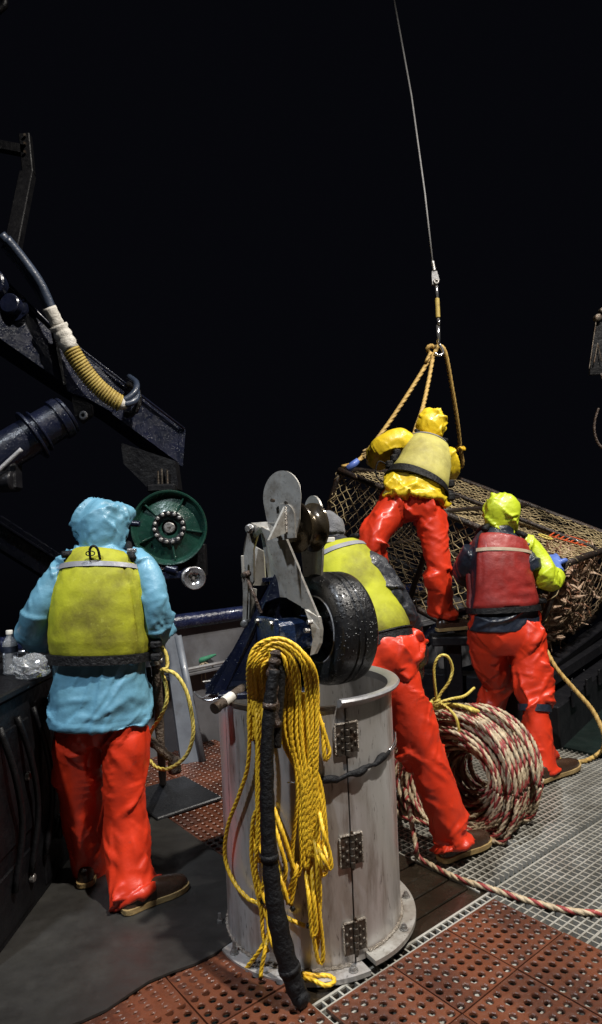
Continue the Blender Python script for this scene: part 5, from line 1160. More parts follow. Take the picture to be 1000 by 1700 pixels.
def band(name, torso, mat, parent, t0, t1, pl, pr, off, thick=.006, n=44, slope=0.0):
    mb = MB(); a = []; 
    for k in range(n+1):
        ph = pl+(pr-pl)*k/n; s = slope*(k/n-.5)
        a.append([torso.ev(t0+s,ph,off), torso.ev(t0+s,ph,off+thick), torso.ev(t1+s,ph,off+thick), torso.ev(t1+s,ph,off)])
    vs = [p for q in a for p in q]; fs = [(4*k+j,4*k+(j+1)%4,4*k+4+(j+1)%4,4*k+4+j) for k in range(n) for j in range(4)]; fs += [(3,2,1,0),(4*n,4*n+1,4*n+2,4*n+3)]
    mb.add(vs, fs); return mb.build(name, mat, parent, auto=50)

def boot(parent, heel, toe, shin_top, shaft_r=.062, w=1.0):
    heel = np.asarray(heel,float); toe = np.asarray(toe,float); x = nz(toe-heel); Lb = np.linalg.norm(toe-heel); z = nz(UP - x*x.dot(UP)); y = np.cross(z,x)
    xs = [0,.03,.12,.3,.5,.68,.84,.95,1.0]; hw = [.012,.028,.037,.036,.042,.050,.046,.030,.010]
    up = [.060,.078,.092,.100,.098,.086,.074,.060,.040]
    mb = MB(); sec = 13; vs = []
    for f,hwid,ht in zip(xs,hw,up):
        for k in range(sec):
            a = math.pi*k/(sec-1); c, s = math.cos(a), math.sin(a); vs.append(heel + x*Lb*f + y*hwid*w*np.sign(c)*abs(c)**.75 + z*(.018+(ht-.018)*abs(s)**.8))
    n = len(xs); fs = [(i*sec+k,i*sec+k+1,(i+1)*sec+k+1,(i+1)*sec+k) for i in range(n-1) for k in range(sec-1)]
    fs = [f[::-1] for f in fs]; fs += [tuple(range(sec)), tuple((n-1)*sec+k for k in range(sec))[::-1], tuple(i*sec for i in range(n)) + tuple(i*sec+sec-1 for i in range(n-1,-1,-1))]
    mb.add(vs, fs)
    b0 = heel + x*Lb*.24 + z*.05; mb.tube(catmull([b0, b0*.45+np.asarray(shin_top)*.55, np.asarray(shin_top)],10), [.044]*10, 18)
    o = mb.build('boot', M['boot'], parent, auto=60)
    out = []; inn = []
    for sgn in (1,-1):
        rng = range(n) if sgn == 1 else range(n-1,-1,-1)
        for i in rng: out.append(heel + x*(Lb*xs[i]*1.03-.006) + y*sgn*(hw[i]+.0055)*w)
    out = [np.array(q) for q in out]; cv = catmull(np.array(out+[out[0]]), 48)[:-1]
    mb = MB(); m = len(cv); lv = [(0,0.0,.985),(1,.004,1.0),(2,.014,.99),(3,.019,1.005),(4,.024,1.0)]; cen = cv.mean(0); vs = []
    for (_,h,s_) in lv: vs += [cen+(p-cen)*s_ + z*h for p in cv]
    fs = [(i*m+k,i*m+(k+1)%m,(i+1)*m+(k+1)%m,(i+1)*m+k) for i in range(len(lv)-1) for k in range(m)] + [tuple(range(m))[::-1], tuple((len(lv)-1)*m+k for k in range(m))]
    mb.add(vs, fs); mb.build('sole', M['sole'], o, auto=40); return o

def hand(name, parent, wrist, dirv, palm_n, curl, mat, side=1, sc=1.0, voxel=.0045):
    """palm, four fingers of unequal length with two bends, and a thumb leaving the side of the palm"""
    wrist = np.asarray(wrist,float); d = nz(dirv); pn = nz(palm_n - d*np.dot(palm_n,d)); s = np.cross(d,pn)*side
    k = sc; tubes = [Tube([wrist-d*.05*k, wrist, wrist+d*.03*k, wrist+d*.065*k, wrist+d*.092*k], [(.030*k,.027*k),(.029*k,.022*k),(.036*k,.018*k),(.042*k,.016*k),(.040*k,.013*k)], side=s, n=16)]
    for i,(o,L_) in enumerate(((-.030,.078),(-.010,.090),(.011,.086),(.031,.066))):
        b = wrist+d*.085*k+s*o*k; a = curl*(1+.08*i); q = [b]; dirn = d
        for (fr,bend) in ((.46,.55),(.30,1.0),(.24,.8)):
            an = a*bend; ax = d if False else None
            dirn = nz(dirn*math.cos(an) + np.cross(np.cross(dirn,pn),dirn)*math.sin(an)); q.append(q[-1]+dirn*L_*fr*k)
        tubes.append(Tube(q, [.0105*k,.0100*k,.0092*k,.0070*k], side=s, n=14))
    b = wrist+d*.028*k-s*.030*k; q = [b, b+nz(d*.6-s*.9+pn*.3)*.032*k]; q.append(q[-1]+nz(d*.9-s*.3+pn*.6)*.030*k); q.append(q[-1]+nz(d*.9+s*.1+pn*.7)*.022*k)
    tubes.append(Tube(q, [.0135*k,.0120*k,.0105*k,.0080*k], side=pn, n=12))
    return garment(name, tubes, mat, parent, voxel=voxel, smooth=2, noise=(.0012,40), kink=.0006)

def body(parent, torso, arms, legs, headc, fwd, hr=.098):
    """one continuous body under the clothes: trunk, neck, head with face, arms, legs"""
    f = nz(fwd); s = nz(np.cross(f,UP)); u = np.cross(s,f); hc = np.asarray(headc,float); k = hr/.098
    tt = Tube(torso.C[::6], torso.Rr[::6]*.80, side=torso.S[::6], n=24); tubes = [tt]
    for pts, r in arms + legs: tubes.append(Tube(pts, [x*.62 for x in r], n=20))
    tubes.append(Tube([torso.C[-1]-UP*.06, (torso.C[-1]+hc)/2-f*.01, hc-u*.06*k], [.062,.055,.055], n=10))
    tubes.append(Tube([hc-u*.115*k+f*.028*k, hc-u*.07*k+f*.022*k, hc, hc+u*.06*k-f*.004, hc+u*.118*k-f*.012], [(.036*k,.044*k),(.060*k,.075*k),(.074*k,.094*k),(.070*k,.088*k),(.02,.025)], side=s, n=18))
    tubes.append(Tube([hc+f*.085*k+u*.02*k, hc+f*.108*k-u*.018*k, hc+f*.100*k-u*.030*k], [.008*k,.014*k,.012*k], side=s, n=8))
    for sg in (-1,1): tubes.append(Tube([hc+s*sg*.072*k+u*.025*k-f*.005, hc+s*sg*.085*k+u*.0*k-f*.010, hc+s*sg*.074*k-u*.03*k], [(.006,.014),(.010,.020),(.006,.010)], side=s, n=8))
    tubes.append(Tube([hc+f*.090*k-u*.052*k-s*.02, hc+f*.096*k-u*.052*k, hc+f*.090*k-u*.052*k+s*.02], [.005,.008,.005], side=u, n=8))
    o = garment('body', tubes, M['skin'], parent, voxel=.011, smooth=2, noise=None)
    for sg in (-1,1):
        mb = MB(); mb.ball(hc+f*.080*k+s*sg*.030*k+u*.012*k, .0125, 10, 8); mb.build('eye', M['label_white'], o, smooth=True)
    return o

def hood_tubes(hc, fwd, u=None, k=1.0, neck=None, lean=0.0):
    f = nz(fwd); s = nz(np.cross(f,UP)); up = nz(UP + s*lean) if u is None else u
    t1 = Tube([hc-up*.17*k-f*.010, hc-up*.12*k-f*.018, hc-up*.045*k-f*.025, hc+up*.040*k-f*.018, hc+up*.110*k-f*.004, hc+up*.142*k+f*.008],
              [(.104*k,.100*k),(.088*k,.092*k),(.104*k,.114*k),(.117*k,.124*k),(.094*k,.100*k),(.036*k,.040*k)], side=s, n=24, ex=2.5, wk=([0,.2,.5,1],[.5,.9,.8,.5]))
    t2 = Tube([hc+f*.0+up*.045*k, hc+f*.07*k+up*.070*k, hc+f*.125*k+up*.085*k], [(.116*k,.090*k),(.112*k,.074*k),(.098*k,.046*k)], side=s, n=12, wk=([0,1],[.4,.4]))
    return [t1, t2]
def hood_folds(t, rs, n=22, amp=.008):
    out = []
    for k in range(n):
        a = rs.uniform(.15,.95); p = rs.uniform(-2.2,2.2); out.append(t.stroke(a, p, min(1,max(0,a+rs.uniform(-.25,.25))), p+rs.uniform(-.9,.9), 1.35*amp*rs.uniform(.5,1.3)*rs.choice((1,1,-.7)), rs.uniform(.008,.015)))
    out.append(t.stroke(.16,-2.2,.16,2.2,-.012,.016)); out.append(t.stroke(.24,-2.0,.20,2.0,.010,.014))
    return out

def torso_folds(t, rs, rng, n, amp=.008):
    return [t.stroke(a, p, min(1,max(0,a+rs.uniform(-.12,.12))), p+rs.uniform(.3,.9)*rs.choice((-1,1)), amp*rs.uniform(.4,1.3)*rs.choice((1,1,-.8)), rs.uniform(.010,.022)) for a,p in [(rs.uniform(*rng), rs.uniform(-1.9,1.9)) for _ in range(n)]]

WRJ = (.10, .06, 0, .28, .050, .033, .145); WRT = (.10, .06, 0, .28, .055, .047, .19); WRA = (.10, .06, 0, .28, .055, .027, .22)
# ---------------------------------------------------------------- man in the blue jacket (at the console)
rs = random.Random(21)
A = thing('person', G(205,1500), 'person in blue hooded jacket, lime vest and orange-red trousers standing at the console', 'person')
tor = Tube([P(167,1200,2.93), P(167,1160,2.93), P(166,1100,2.94), P(167,1040,2.95), P(170,980,2.97), P(173,938,3.00), P(177,914,3.02)],
           [(.236,.165),(.232,.160),(.212,.148),(.208,.145),(.200,.140),(.170,.118),(.105,.088)], side=(1,.02,0), n=48, ex=2.25, wk=([0,.24,.34,.88,1],[1.2,1.0,.0,.0,.4]))
lsl = Tube([P(142,926,3.00), P(108,948,2.97), P(74,998,2.93), P(57,1036,2.95), P(66,1060,3.08), P(92,1066,3.26)], [.066,.072,.070,.072,.070,.060], side=(0,1,0), n=34)
rsl = Tube([P(212,926,3.00), P(240,948,2.97), P(257,998,2.93), P(262,1034,2.95), P(256,1058,3.08), P(244,1066,3.26)], [.066,.070,.064,.066,.062,.055], side=(0,1,0), n=34)
tor.hem = -.05; hdc = P(176, 880, 3.05); FA = V(.42,.90,.02)
hd = hood_tubes(hdc, FA, k=.96)
fl = folds_limb(lsl, rs, [(.1,.45,12,.18),(.45,.75,16,.10),(.7,1,8,.1)], .010, .012) + folds_limb(rsl, rs, [(.1,.5,14,.2),(.5,.8,12,.1)], .009, .012) + hood_folds(hd[0], rs, 30, .009) + torso_folds(tor, rs, (.0,.28), 26, .007)
garment('jacket', [tor, lsl, rsl] + hd, M['blue_jacket'], A, .0085, fl, (.004,8), wr=WRJ)
rl = Tube([P(205,1208,2.96), P(208,1245,2.93), P(207,1330,2.92), P(212,1420,2.88), P(220,1476,2.84), P(226,1493,2.825)], [(.108,.130),(.108,.124),(.096,.106),(.098,.104),(.110,.114),(.114,.118)], side=(1,.1,0), n=40)
ll = Tube([P(134,1208,2.96), P(130,1245,2.97), P(134,1330,3.01), P(143,1410,3.07), P(150,1448,3.11), P(152,1466,3.12)], [(.108,.130),(.106,.120),(.100,.108),(.092,.100),(.080,.090),(.074,.084)], side=(1,.05,0), n=40)
rl.S; pel = Tube([P(168,1150,2.95), P(168,1200,2.95), P(169,1230,2.95)], [(.180,.130),(.198,.138),(.140,.11)], n=14)
LEGW = ([0,.2,.38,.5,.62,.78,.92,1],[.7,.45,.8,1.3,.8,.9,1.5,.6])
for q_ in (rl, ll): q_.hem = .955; q_.wk = (lambda t: float(np.interp(t, *LEGW)))
fl = folds_limb(rl, rs, [(.05,.45,16,.12),(.35,.62,18,.10),(.6,1,16,.12)], .011, .014) + folds_limb(ll, rs, [(.05,.5,8,.16),(.4,.7,8,.12),(.6,1,10,.12)], .008, .014)
garment('trousers', [rl, ll, pel], M['orange'], A, .0085, fl, (.004,6), wr=WRA)
for nm_, tl, a0, a1 in (('cuff_tab', rl, -.9, .25),):
    band(nm_, tl, M['web'], A, .955, .992, a0, a1, .010, .006)
boot(A, G(204,1516,.016), G(310,1470,.016), P(222,1455,2.86), .066)
boot(A, G(140,1474,.016), G(160,1420,.016), P(150,1440,3.12), .062)
def vestphi(wt, wm, wb):
    def f(x):
        if x < .55: w = wb + (wm-wb)*(x/.55)
        else: w = wm + (wt-wm)*((x-.55)/.45)**1.2
        return (-w, w)
    return f
vs_ = shell_panel('life_vest', tor, M['lime_vest'], A, .385, .965, vestphi(.86,1.15,1.66), .014, .009, seed=1, creases=((.72,.15,.06,-.006),(.05,None,.02,-.006),(None,.80,.015,-.010),(None,.84,.018,.006)))
shell_panel('vest_front', tor, M['lime_vest'], A, .385, .86, lambda f: (math.pi-1.35+.5*f, math.pi+1.35-.5*f), .024, .010, seed=2)
band('reflective_stripe', tor, M['reflective'], vs_, .770, .806, -.98, .98, .0265, .003)
bl = band('waist_belt', tor, M['web'], A, .342, .384, -math.pi, math.pi-.001, .014, .016)
mb = MB(); p = tor.ev(.90, 0, .055); mb.tube(catmull([p+V(-.022,-.0,-.045), p+V(-.018,-.015,.0), p+V(0,-.018,.016), p+V(.018,-.015,.0), p+V(.022,0,-.045)],16), .006, 8); mb.build('grab_loop', M['web'], vs_, smooth=True)
mb = MB(); p = tor.ev(.855, -.05, .062); mb.tube([p+V(.020*math.cos(a),-.004,.011*math.sin(a)) for a in np.linspace(0,6.28,16)], .0028, 6); mb.build('stitched_ring', M['web'], vs_, smooth=True)
for sg in (-1,1):
    p0 = tor.ev(.86, sg*.85, .050); mb = MB(); mb.tube(catmull([p0, P(177+sg*42,922,2.98)+V(0,-.03,.015), P(177+sg*36,910,3.06)+V(0,0,.02), P(177+sg*38,925,3.14)],12), .017, 8); st = mb.build('shoulder_strap', M['web'], vs_, smooth=True)
    mb = MB(); mb.box(P(177+sg*44,921,2.96)+V(0,-.02,.02), (.04,.03,.02), bev=.004); mb.build('buckle', M['bolt'] if sg > 0 else M['web'], st)
for k in range(4):
    p = tor.ev(.36+.06*k, 1.5, .055); mb = MB(); mb.box(p, (.05,.06,.035), bev=.008); mb.build('side_buckle', M['web'], vs_)
mb = MB(); p = tor.ev(.33,-1.5,.05); mb.tube(catmull([p,p+V(-.02,-.01,-.04),p+V(-.01,-.01,-.08)],8), .006, 6); mb.build('toggle_cord', M['lime_vest'], vs_, smooth=True)
body(A, tor, [(lsl.C[::8], lsl.Rr[::8,0]), (rsl.C[::8], rsl.Rr[::8,0])], [(rl.C[::8], rl.Rr[::8,0]), (ll.C[::8], ll.Rr[::8,0])], hdc, FA)
for sl in (lsl, rsl): hand('glove', A, sl.C[-1]+sl.T[-1]*.03, sl.T[-1], V(0,0,-1), .55, M['glove_black'], 1)

# ---------------------------------------------------------------- man in black bending behind the hauler
rs = random.Random(22)
B = thing('person', G(760,1420), 'person in black jacket and lime vest bending beside the tub, face turned away', 'person')
torB = Tube([P(628,1090,3.32), P(621,1060,3.34), P(602,1010,3.40), P(580,962,3.47), P(563,925,3.53), P(554,906,3.57)],
            [(.190,.160),(.186,.155),(.172,.142),(.172,.140),(.145,.115),(.085,.080)], side=(.96,.28,.16), n=44, ex=2.25, wk=([0,.15,.22,.88,1],[1.2,1.0,.0,.0,.4]))
rB = Tube([P(632,1090,3.32), P(628,1060,3.34), P(612,1010,3.40), P(592,962,3.47), P(572,925,3.53), P(562,906,3.57)],
            [(.205,.165),(.205,.160),(.200,.150),(.205,.150),(.165,.120),(.085,.080)], side=(.96,.28,.16), n=44, ex=2.25, wk=([0,.24,.34,.88,1],[1.2,1.0,.0,.0,.4]))
rB = Tube([P(600,932,3.47), P(624,944,3.43), P(652,985,3.41), P(672,1020,3.42), P(684,1050,3.50), P(690,1078,3.60)], [.070,.078,.076,.072,.064,.054], side=(0,1,0), n=32)
lB = Tube([P(550,945,3.60), P(540,985,3.72), P(552,1030,3.85), P(600,1060,3.86)], [.080,.076,.070,.055], side=(0,1,0), n=28)
neckB = Tube([P(570,920,3.54), P(556,903,3.58)], [.085,.078], n=8)
fl = folds_limb(rB, rs, [(.05,.5,16,.2),(.4,.8,18,.12),(.7,1,8,.1)], .009, .012) + torso_folds(torB, rs, (.0,.3), 16, .006)
garment('jacket', [torB, rB, lB, neckB], M['black_cloth'], B, .0085, fl, (.004,8), wr=WRJ)
hcB = P(544, 884, 3.64); FB = V(-.45,.85,-.15)
s_ = nz(np.cross(nz(FB),UP))
capt = Tube([hcB-UP*.05-nz(FB)*.02, hcB+UP*.0-nz(FB)*.012, hcB+UP*.07-nz(FB)*.006, hcB+UP*.125], [(.086,.103),(.092,.110),(.078,.092),(.02,.024)], side=s_, n=16)
garment('knit_cap', [capt], M['cap'], B, .007, hood_folds(capt, rs, 8, .004), (.004,16))
rlB = Tube([P(652,1080,3.32), P(662,1120,3.28), P(684,1190,3.22), P(708,1260,3.18), P(734,1330,3.15), P(750,1382,3.13), P(756,1400,3.125)], [(.122,.132),(.120,.130),(.108,.116),(.102,.108),(.098,.104),(.096,.100),(.095,.100)], side=(1,.1,.3), n=42)
llB = Tube([P(612,1085,3.36), P(604,1160,3.40), P(592,1250,3.45), P(580,1360,3.46)], [(.125,.135),(.115,.120),(.10,.105),(.095,.10)], side=(1,0,0), n=34)
pelB = Tube([P(632,1060,3.34), P(636,1090,3.32), P(636,1125,3.31)], [(.212,.178),(.222,.186),(.14,.14)], side=(.96,.2,.1), n=14)
for q_ in (rlB, llB): q_.hem = .955; q_.wk = (lambda t: float(np.interp(t, *LEGW)))
fl = folds_limb(rlB, rs, [(.03,.4,18,.10),(.35,.65,24,.09),(.6,.98,20,.10)], .012, .013) + folds_limb(llB, rs, [(.1,.9,14,.12)], .009, .013)
fl += [rlB.stroke(.30,-1.0,.42,1.0,.016,.016), rlB.stroke(.46,-1.2,.56,.9,.018,.017), rlB.stroke(.50,1.1,.60,-.5,.014,.014), rlB.stroke(.62,-.9,.72,.8,.016,.016), rlB.stroke(.80,.9,.74,-.7,.013,.014)]
garment('trousers', [rlB, llB, pelB], M['orange'], B, .0085, fl, (.005,6), wr=WRT)
boot(B, G(732,1430), G(812,1396), P(750,1365,3.14), .062)
footL = V(llB.C[-1][0], llB.C[-1][1], 0); boot(B, footL+V(-.02,-.12,0), footL+V(-.06,.18,0), llB.C[-1], .062)
vsB = shell_panel('life_vest', torB, M['lime_vest'], B, .20, .90, vestphi(.85,1.10,1.50), .016, .009, seed=3, creases=((.2,.3,.06,-.004),))
shell_panel('vest_front', torB, M['lime_vest'], B, .22, .84, lambda f: (math.pi-1.3+.4*f, math.pi+1.3-.4*f), .022, .010, seed=4)
band('reflective_stripe', torB, M['reflective'], vsB, .775, .815, -.88, .88, .0285, .003)
band('vest_piping', torB, M['web'], vsB, .198, .206, -1.3, 1.3, .026, .006)
band('waist_belt', torB, M['web'], B, .13, .20, -math.pi, math.pi-.001, .012, .014)
for sg in (-1,1):
    p0 = torB.ev(.88, sg*.7, .045); mb = MB(); mb.tube(catmull([p0, torB.ev(.96,sg*.9,.02), torB.ev(.97,sg*1.7,.02), torB.ev(.88,sg*2.4,.03)],12), .015, 8); mb.build('shoulder_strap', M['web'], vsB, smooth=True)
mb = MB(); p = P(551,912,3.40); mb.box(torB.ev(.91,-.35,.03), (.05,.012,.028), bev=.003); mb.build('collar_patch', M['label_white'], B)
body(B, torB, [(rB.C[::8], rB.Rr[::8,0]), (lB.C[::8], lB.Rr[::8,0])], [(rlB.C[::8], rlB.Rr[::8,0]), (llB.C[::8], llB.Rr[::8,0])], hcB, FB, .096)
hand('glove', B, P(694,1096,3.64), nz(V(.05,.25,-1)), V(-.5,.8,0), .75, M['glove_black'], 1, 1.15)
hand('glove', B, lB.C[-1]+lB.T[-1]*.03, lB.T[-1], V(0,0,-1), .5, M['glove_black'], -1)
gc_ = Tube([P(688,1070,3.58), P(692,1084,3.61), P(697,1098,3.65)], [.062,.070,.055], n=12)
garment('glove_gauntlet', [gc_], M['glove_black'], B, .006, folds_limb(gc_, rs, [(.1,.9,12,.3)], .006, .010), (.004,14))

# ---------------------------------------------------------------- man in yellow up on the launcher
rs = random.Random(23)
Cc = thing('person', P(745,1052,4.85), 'person in yellow jacket and faded vest leaning over the crab pot from the launcher', 'person')
torC = Tube([P(688,832,4.84), P(690,812,4.86), P(700,785,4.92), P(706,764,5.00), P(709,744,5.08), P(711,732,5.14)],
            [(.252,.185),(.238,.176),(.196,.152),(.184,.145),(.156,.118),(.080,.076)], side=(.97,.1,-.20), n=44, ex=2.2, wk=([0,.24,.34,.88,1],[1.2,1.0,.0,.0,.4]))
lC = Tube([P(672,740,5.05), P(655,738,5.06), P(632,748,5.10), P(628,764,5.22), P(640,768,5.40)], [.090,.098,.095,.088,.070], side=(0,1,0), n=30)
lC = Tube([P(680,736,5.06), P(660,732,5.04), P(636,746,5.06), P(630,760,5.20), P(622,752,5.50)], [.085,.100,.108,.100,.068], side=(0,1,0), n=30)
rC = Tube([P(734,752,5.05), P(742,768,5.06), P(742,785,5.14), P(728,792,5.35)], [.080,.084,.080,.064], side=(0,1,0), n=28)
torC.hem = -.06; hcC = P(716, 712, 5.24); FC = V(.12,.90,-.35)
hdC = hood_tubes(hcC, FC, k=1.02, lean=.10)
fl = folds_limb(lC, rs, [(.05,.5,16,.2),(.4,.8,16,.12)], .012, .014) + hood_folds(hdC[0], rs, 20, .009) + torso_folds(torC, rs, (.0,.3), 26, .010)
garment('jacket', [torC, lC, rC] + hdC, M['yellow_jacket'], Cc, .0095, fl, (.005,7), wr=WRJ)
rlC = Tube([P(708,835,4.85), P(716,870,4.82), P(724,910,4.78), P(730,955,4.76), P(733,996,4.82), P(733,1018,4.86)], [(.118,.145),(.116,.135),(.104,.115),(.096,.104),(.096,.102),(.100,.106)], side=(1,0,.15), n=40)
llC = Tube([P(662,830,4.88), P(640,862,4.78), P(620,898,4.68), P(622,930,4.74), P(630,985,4.92)], [(.126,.145),(.120,.135),(.110,.120),(.100,.106),(.092,.098)], side=(.8,0,-.5), n=38)
pelC = Tube([P(688,815,4.88), P(688,840,4.87), P(690,862,4.86)], [(.215,.165),(.230,.175),(.15,.14)], side=(.97,.1,-.2), n=14)
for q_ in (rlC, llC): q_.hem = .955; q_.wk = (lambda t: float(np.interp(t, *LEGW)))
fl = folds_limb(rlC, rs, [(.02,.4,16,.12),(.35,.65,14,.10),(.6,1,10,.12)], .012, .015) + folds_limb(llC, rs, [(.05,.5,18,.14),(.4,.7,16,.10)], .013, .015)
for k in range(6): fl.append(rlC.stroke(.06+.05*k,-1.2+.1*k,.22+.09*k,.1,.014,.016)); fl.append(llC.stroke(.05+.05*k,1.0,.16+.08*k,-.4,.013,.016))
garment('trousers', [rlC, llC, pelC], M['orange'], Cc, .0095, fl, (.005,6), wr=WRT)
boot(Cc, P(726,1048,4.80), P(784,1042,4.84), P(733,1008,4.86), .064)
fl_ = P(636,1012,4.93); boot(Cc, fl_+V(-.06,-.10,0), fl_+V(.06,.17,0), P(630,980,4.92), .062)
vsC = shell_panel('life_vest', torC, M['tan_vest'], Cc, .30, .90, vestphi(.95,1.15,1.50), .016, .009, seed=5)
shell_panel('vest_front', torC, M['tan_vest'], Cc, .30, .84, lambda f: (math.pi-1.3+.4*f, math.pi+1.3-.4*f), .022, .010, seed=6)
band('reflective_stripe', torC, M['reflective'], vsC, .815, .846, -.95, 1.0, .0285, .003)
band('waist_belt', torC, M['web'], Cc, .235, .30, -math.pi, math.pi-.001, .012, .018)
for (t_,p_) in ((.30,1.55),(.40,1.5),(.32,-1.5),(.42,-1.45),(.50,-1.4),(.24,1.35)):
    mb = MB(); mb.box(torC.ev(t_,p_,.045), (.06,.07,.06), bev=.012); mb.build('side_buckle', M['web'], vsC)
mb = MB(); p = torC.ev(.30,-1.45,.05); mb.tube(catmull([p,p+V(-.07,-.02,.03),p+V(-.10,-.02,-.05),p+V(-.07,-.02,-.12),p+V(-.03,-.02,-.13)],16), .006, 8); mb.build('lanyard', M['web'], vsC, smooth=True)
for sg in (-1,1):
    mb = MB(); mb.tube(catmull([torC.ev(.87,sg*.8,.045), torC.ev(.95,sg*.9,.02), torC.ev(.96,sg*1.8,.02), torC.ev(.85,sg*2.5,.03)],12), .015, 8); mb.build('shoulder_strap', M['web'], vsC, smooth=True)
body(Cc, torC, [(lC.C[::8], lC.Rr[::8,0]), (rC.C[::8], rC.Rr[::8,0])], [(rlC.C[::8], rlC.Rr[::8,0]), (llC.C[::8], llC.Rr[::8,0])], hcC, FC)
hand('glove', Cc, P(620,750,5.58), nz(V(-.1,.9,.1)), nz(V(-.8,0,-.3)), .9, M['sole'], 1, 1.1)
hand('glove', Cc, rC.C[-1]+rC.T[-1]*.03, rC.T[-1], V(0,0,-1), .8, M['glove_blue'], -1)

# ---------------------------------------------------------------- man in the red vest at the pot's corner
rs = random.Random(24)
D = thing('person', G(905,1290), 'person in red vest, lime hood and sleeves gripping the crab pot corner', 'person')
torD = Tube([P(838,1044,4.36), P(837,1020,4.36), P(834,985,4.37), P(830,950,4.38), P(828,915,4.41), P(828,893,4.44), P(829,880,4.46)],
            [(.244,.178),(.232,.170),(.204,.155),(.198,.150),(.192,.142),(.158,.116),(.085,.080)], side=(.98,.12,0), n=46, ex=2.25, wk=([0,.24,.34,.88,1],[1.2,1.0,.0,.0,.4]))
fl = torso_folds(torD, rs, (.0,.35), 28, .009)
lD = Tube([P(790,914,4.44), P(779,935,4.50), P(778,955,4.66), P(800,958,4.85)], [.090,.092,.086,.066], side=(0,1,0), n=28)
upD = Tube([P(856,905,4.40), P(868,925,4.38), P(882,950,4.34)], [.080,.086,.080], side=(0,1,0), n=20)
fl += folds_limb(upD, rs, [(.1,.9,16,.2)], .010, .012)
garment('jacket', [torD, lD, upD], M['navy'], D, .0090, fl, (.004,8), wr=WRJ)
rD = Tube([P(866,898,4.415), P(884,915,4.40), P(900,940,4.36), P(909,960,4.34), P(918,963,4.38), P(922,956,4.44), P(923,948,4.49)], [.060,.078,.082,.080,.074,.068,.058], side=(0,1,0), n=40)
fl = folds_limb(rD, rs, [(.05,.5,14,.16),(.4,.8,20,.10),(.7,1,10,.10)], .011, .013)
garment('sleeve', [rD], M['lime_jacket'], D, .0080, fl, (.004,8), wr=WRJ)
hcD = P(832, 857, 4.48); FDv = V(.06,.99,-.12)
hdD = hood_tubes(hcD, FDv, k=1.05)
garment('hood', hdD, M['lime_jacket'], D, .0080, hood_folds(hdD[0], rs, 22, .008), (.004,9), wr=WRJ)
colD = Tube([P(828,896,4.44), P(829,884,4.45), P(830,874,4.46)], [(.135,.115),(.118,.110),(.108,.104)], side=(.98,.1,0), n=12)
garment('collar', [colD], M['navy'], D, .0080, folds_limb(colD, rs, [(.1,.9,10,.2)], .006, .01), (.004,10))
rlD = Tube([P(868,1035,4.36), P(876,1080,4.32), P(884,1130,4.26), P(888,1165,4.22), P(891,1215,4.17), P(900,1260,4.14), P(905,1281,4.13)], [(.124,.150),(.124,.145),(.114,.126),(.095,.103),(.098,.104),(.108,.110),(.113,.114)], side=(1,.1,.1), n=44)
llD = Tube([P(812,1035,4.40), P(814,1090,4.46), P(822,1140,4.56), P(812,1190,4.66), P(806,1222,4.74)], [(.130,.155),(.128,.148),(.112,.122),(.104,.108),(.108,.11)], side=(1,0,0), n=38)
pelD = Tube([P(838,1015,4.38), P(840,1050,4.37), P(842,1080,4.38)], [(.235,.170),(.245,.178),(.16,.14)], side=(.98,.1,0), n=14)
for q_ in (rlD, llD): q_.hem = .955; q_.wk = (lambda t: float(np.interp(t, *LEGW)))
fl = folds_limb(rlD, rs, [(.02,.42,22,.10),(.35,.6,16,.09),(.6,1,12,.12)], .013, .014) + folds_limb(llD, rs, [(.05,.5,14,.12),(.4,.9,16,.10)], .012, .014)
for k in range(7): fl.append(rlD.stroke(.10+.055*k,-1.3,.02+.055*k,.9,.015,.015))
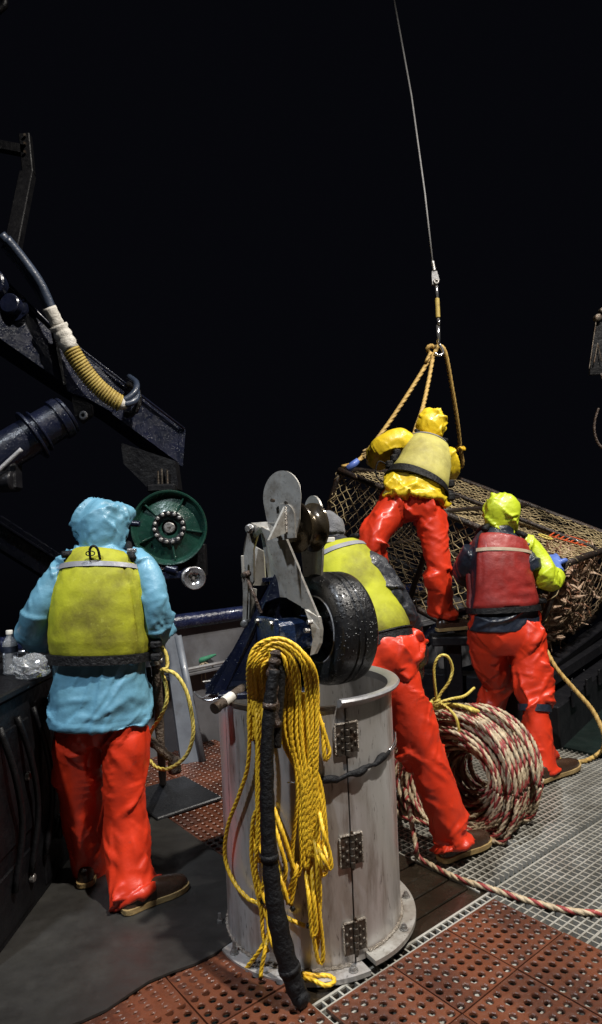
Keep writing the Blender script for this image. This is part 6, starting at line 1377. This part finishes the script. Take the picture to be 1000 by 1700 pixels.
garment('trousers', [rlD, llD, pelD], M['orange'], D, .0090, fl, (.005,6), wr=WRT)
band('knee_strap', rlD, M['navy'], D, .515, .555, -math.pi, math.pi-.001, .004, .008)
mb = MB(); mb.box(rlD.ev(.535,1.2,.014), (.03,.03,.075), bev=.006); mb.build('strap_buckle', M['glove_blue'], D)
boot(D, G(890,1300), G(960,1272), P(903,1255,4.14), .064)
fD = V(llD.C[-1][0], llD.C[-1][1], -.012); boot(D, fD+V(-.02,-.10,0), fD+V(.06,.20,0), llD.C[-1], .062)
vsD = shell_panel('life_vest', torD, M['red_vest'], D, .235, .80, vestphi(.95,1.10,1.42), .019, .009, seed=7, creases=((.10,.6,.05,-.010),(.24,.7,.04,-.008),(.62,.85,.05,-.006)))
shell_panel('vest_front', torD, M['red_vest'], D, .235, .82, lambda f: (math.pi-1.3+.4*f, math.pi+1.3-.4*f), .026, .010, seed=8)
band('reflective_stripe', torD, M['reflective_tan'], vsD, .625, .650, -1.02, 1.02, .0315, .003)
band('waist_belt', torD, M['web'], D, .195, .237, -math.pi, math.pi-.001, .014, .014)
for sg in (-1,1):
    mb = MB(); mb.tube(catmull([torD.ev(.83,sg*.8,.045), torD.ev(.93,sg*.9,.02), torD.ev(.94,sg*1.8,.02), torD.ev(.82,sg*2.5,.03)],12), .020, 8); mb.build('shoulder_strap', M['web'], vsD, smooth=True)
for (t_,p_) in ((.26,1.4),(.33,1.45),(.40,1.4)):
    mb = MB(); mb.box(torD.ev(t_,p_,.045), (.08,.06,.04), bev=.010); mb.build('side_buckle', M['web'], vsD)
body(D, torD, [(lD.C[::8], lD.Rr[::8,0]), (rD.C[::8], rD.Rr[::8,0])], [(rlD.C[::8], rlD.Rr[::8,0]), (llD.C[::8], llD.Rr[::8,0])], hcD, FDv)
hand('glove', D, P(922,941,4.50), nz(V(.06,.5,.28)), nz(V(.25,.35,-.7)), .75, M['glove_blue'], 1, 1.5)
hand('glove', D, lD.C[-1]+lD.T[-1]*.03, lD.T[-1], V(0,0,-1), .8, M['glove_blue'], -1)
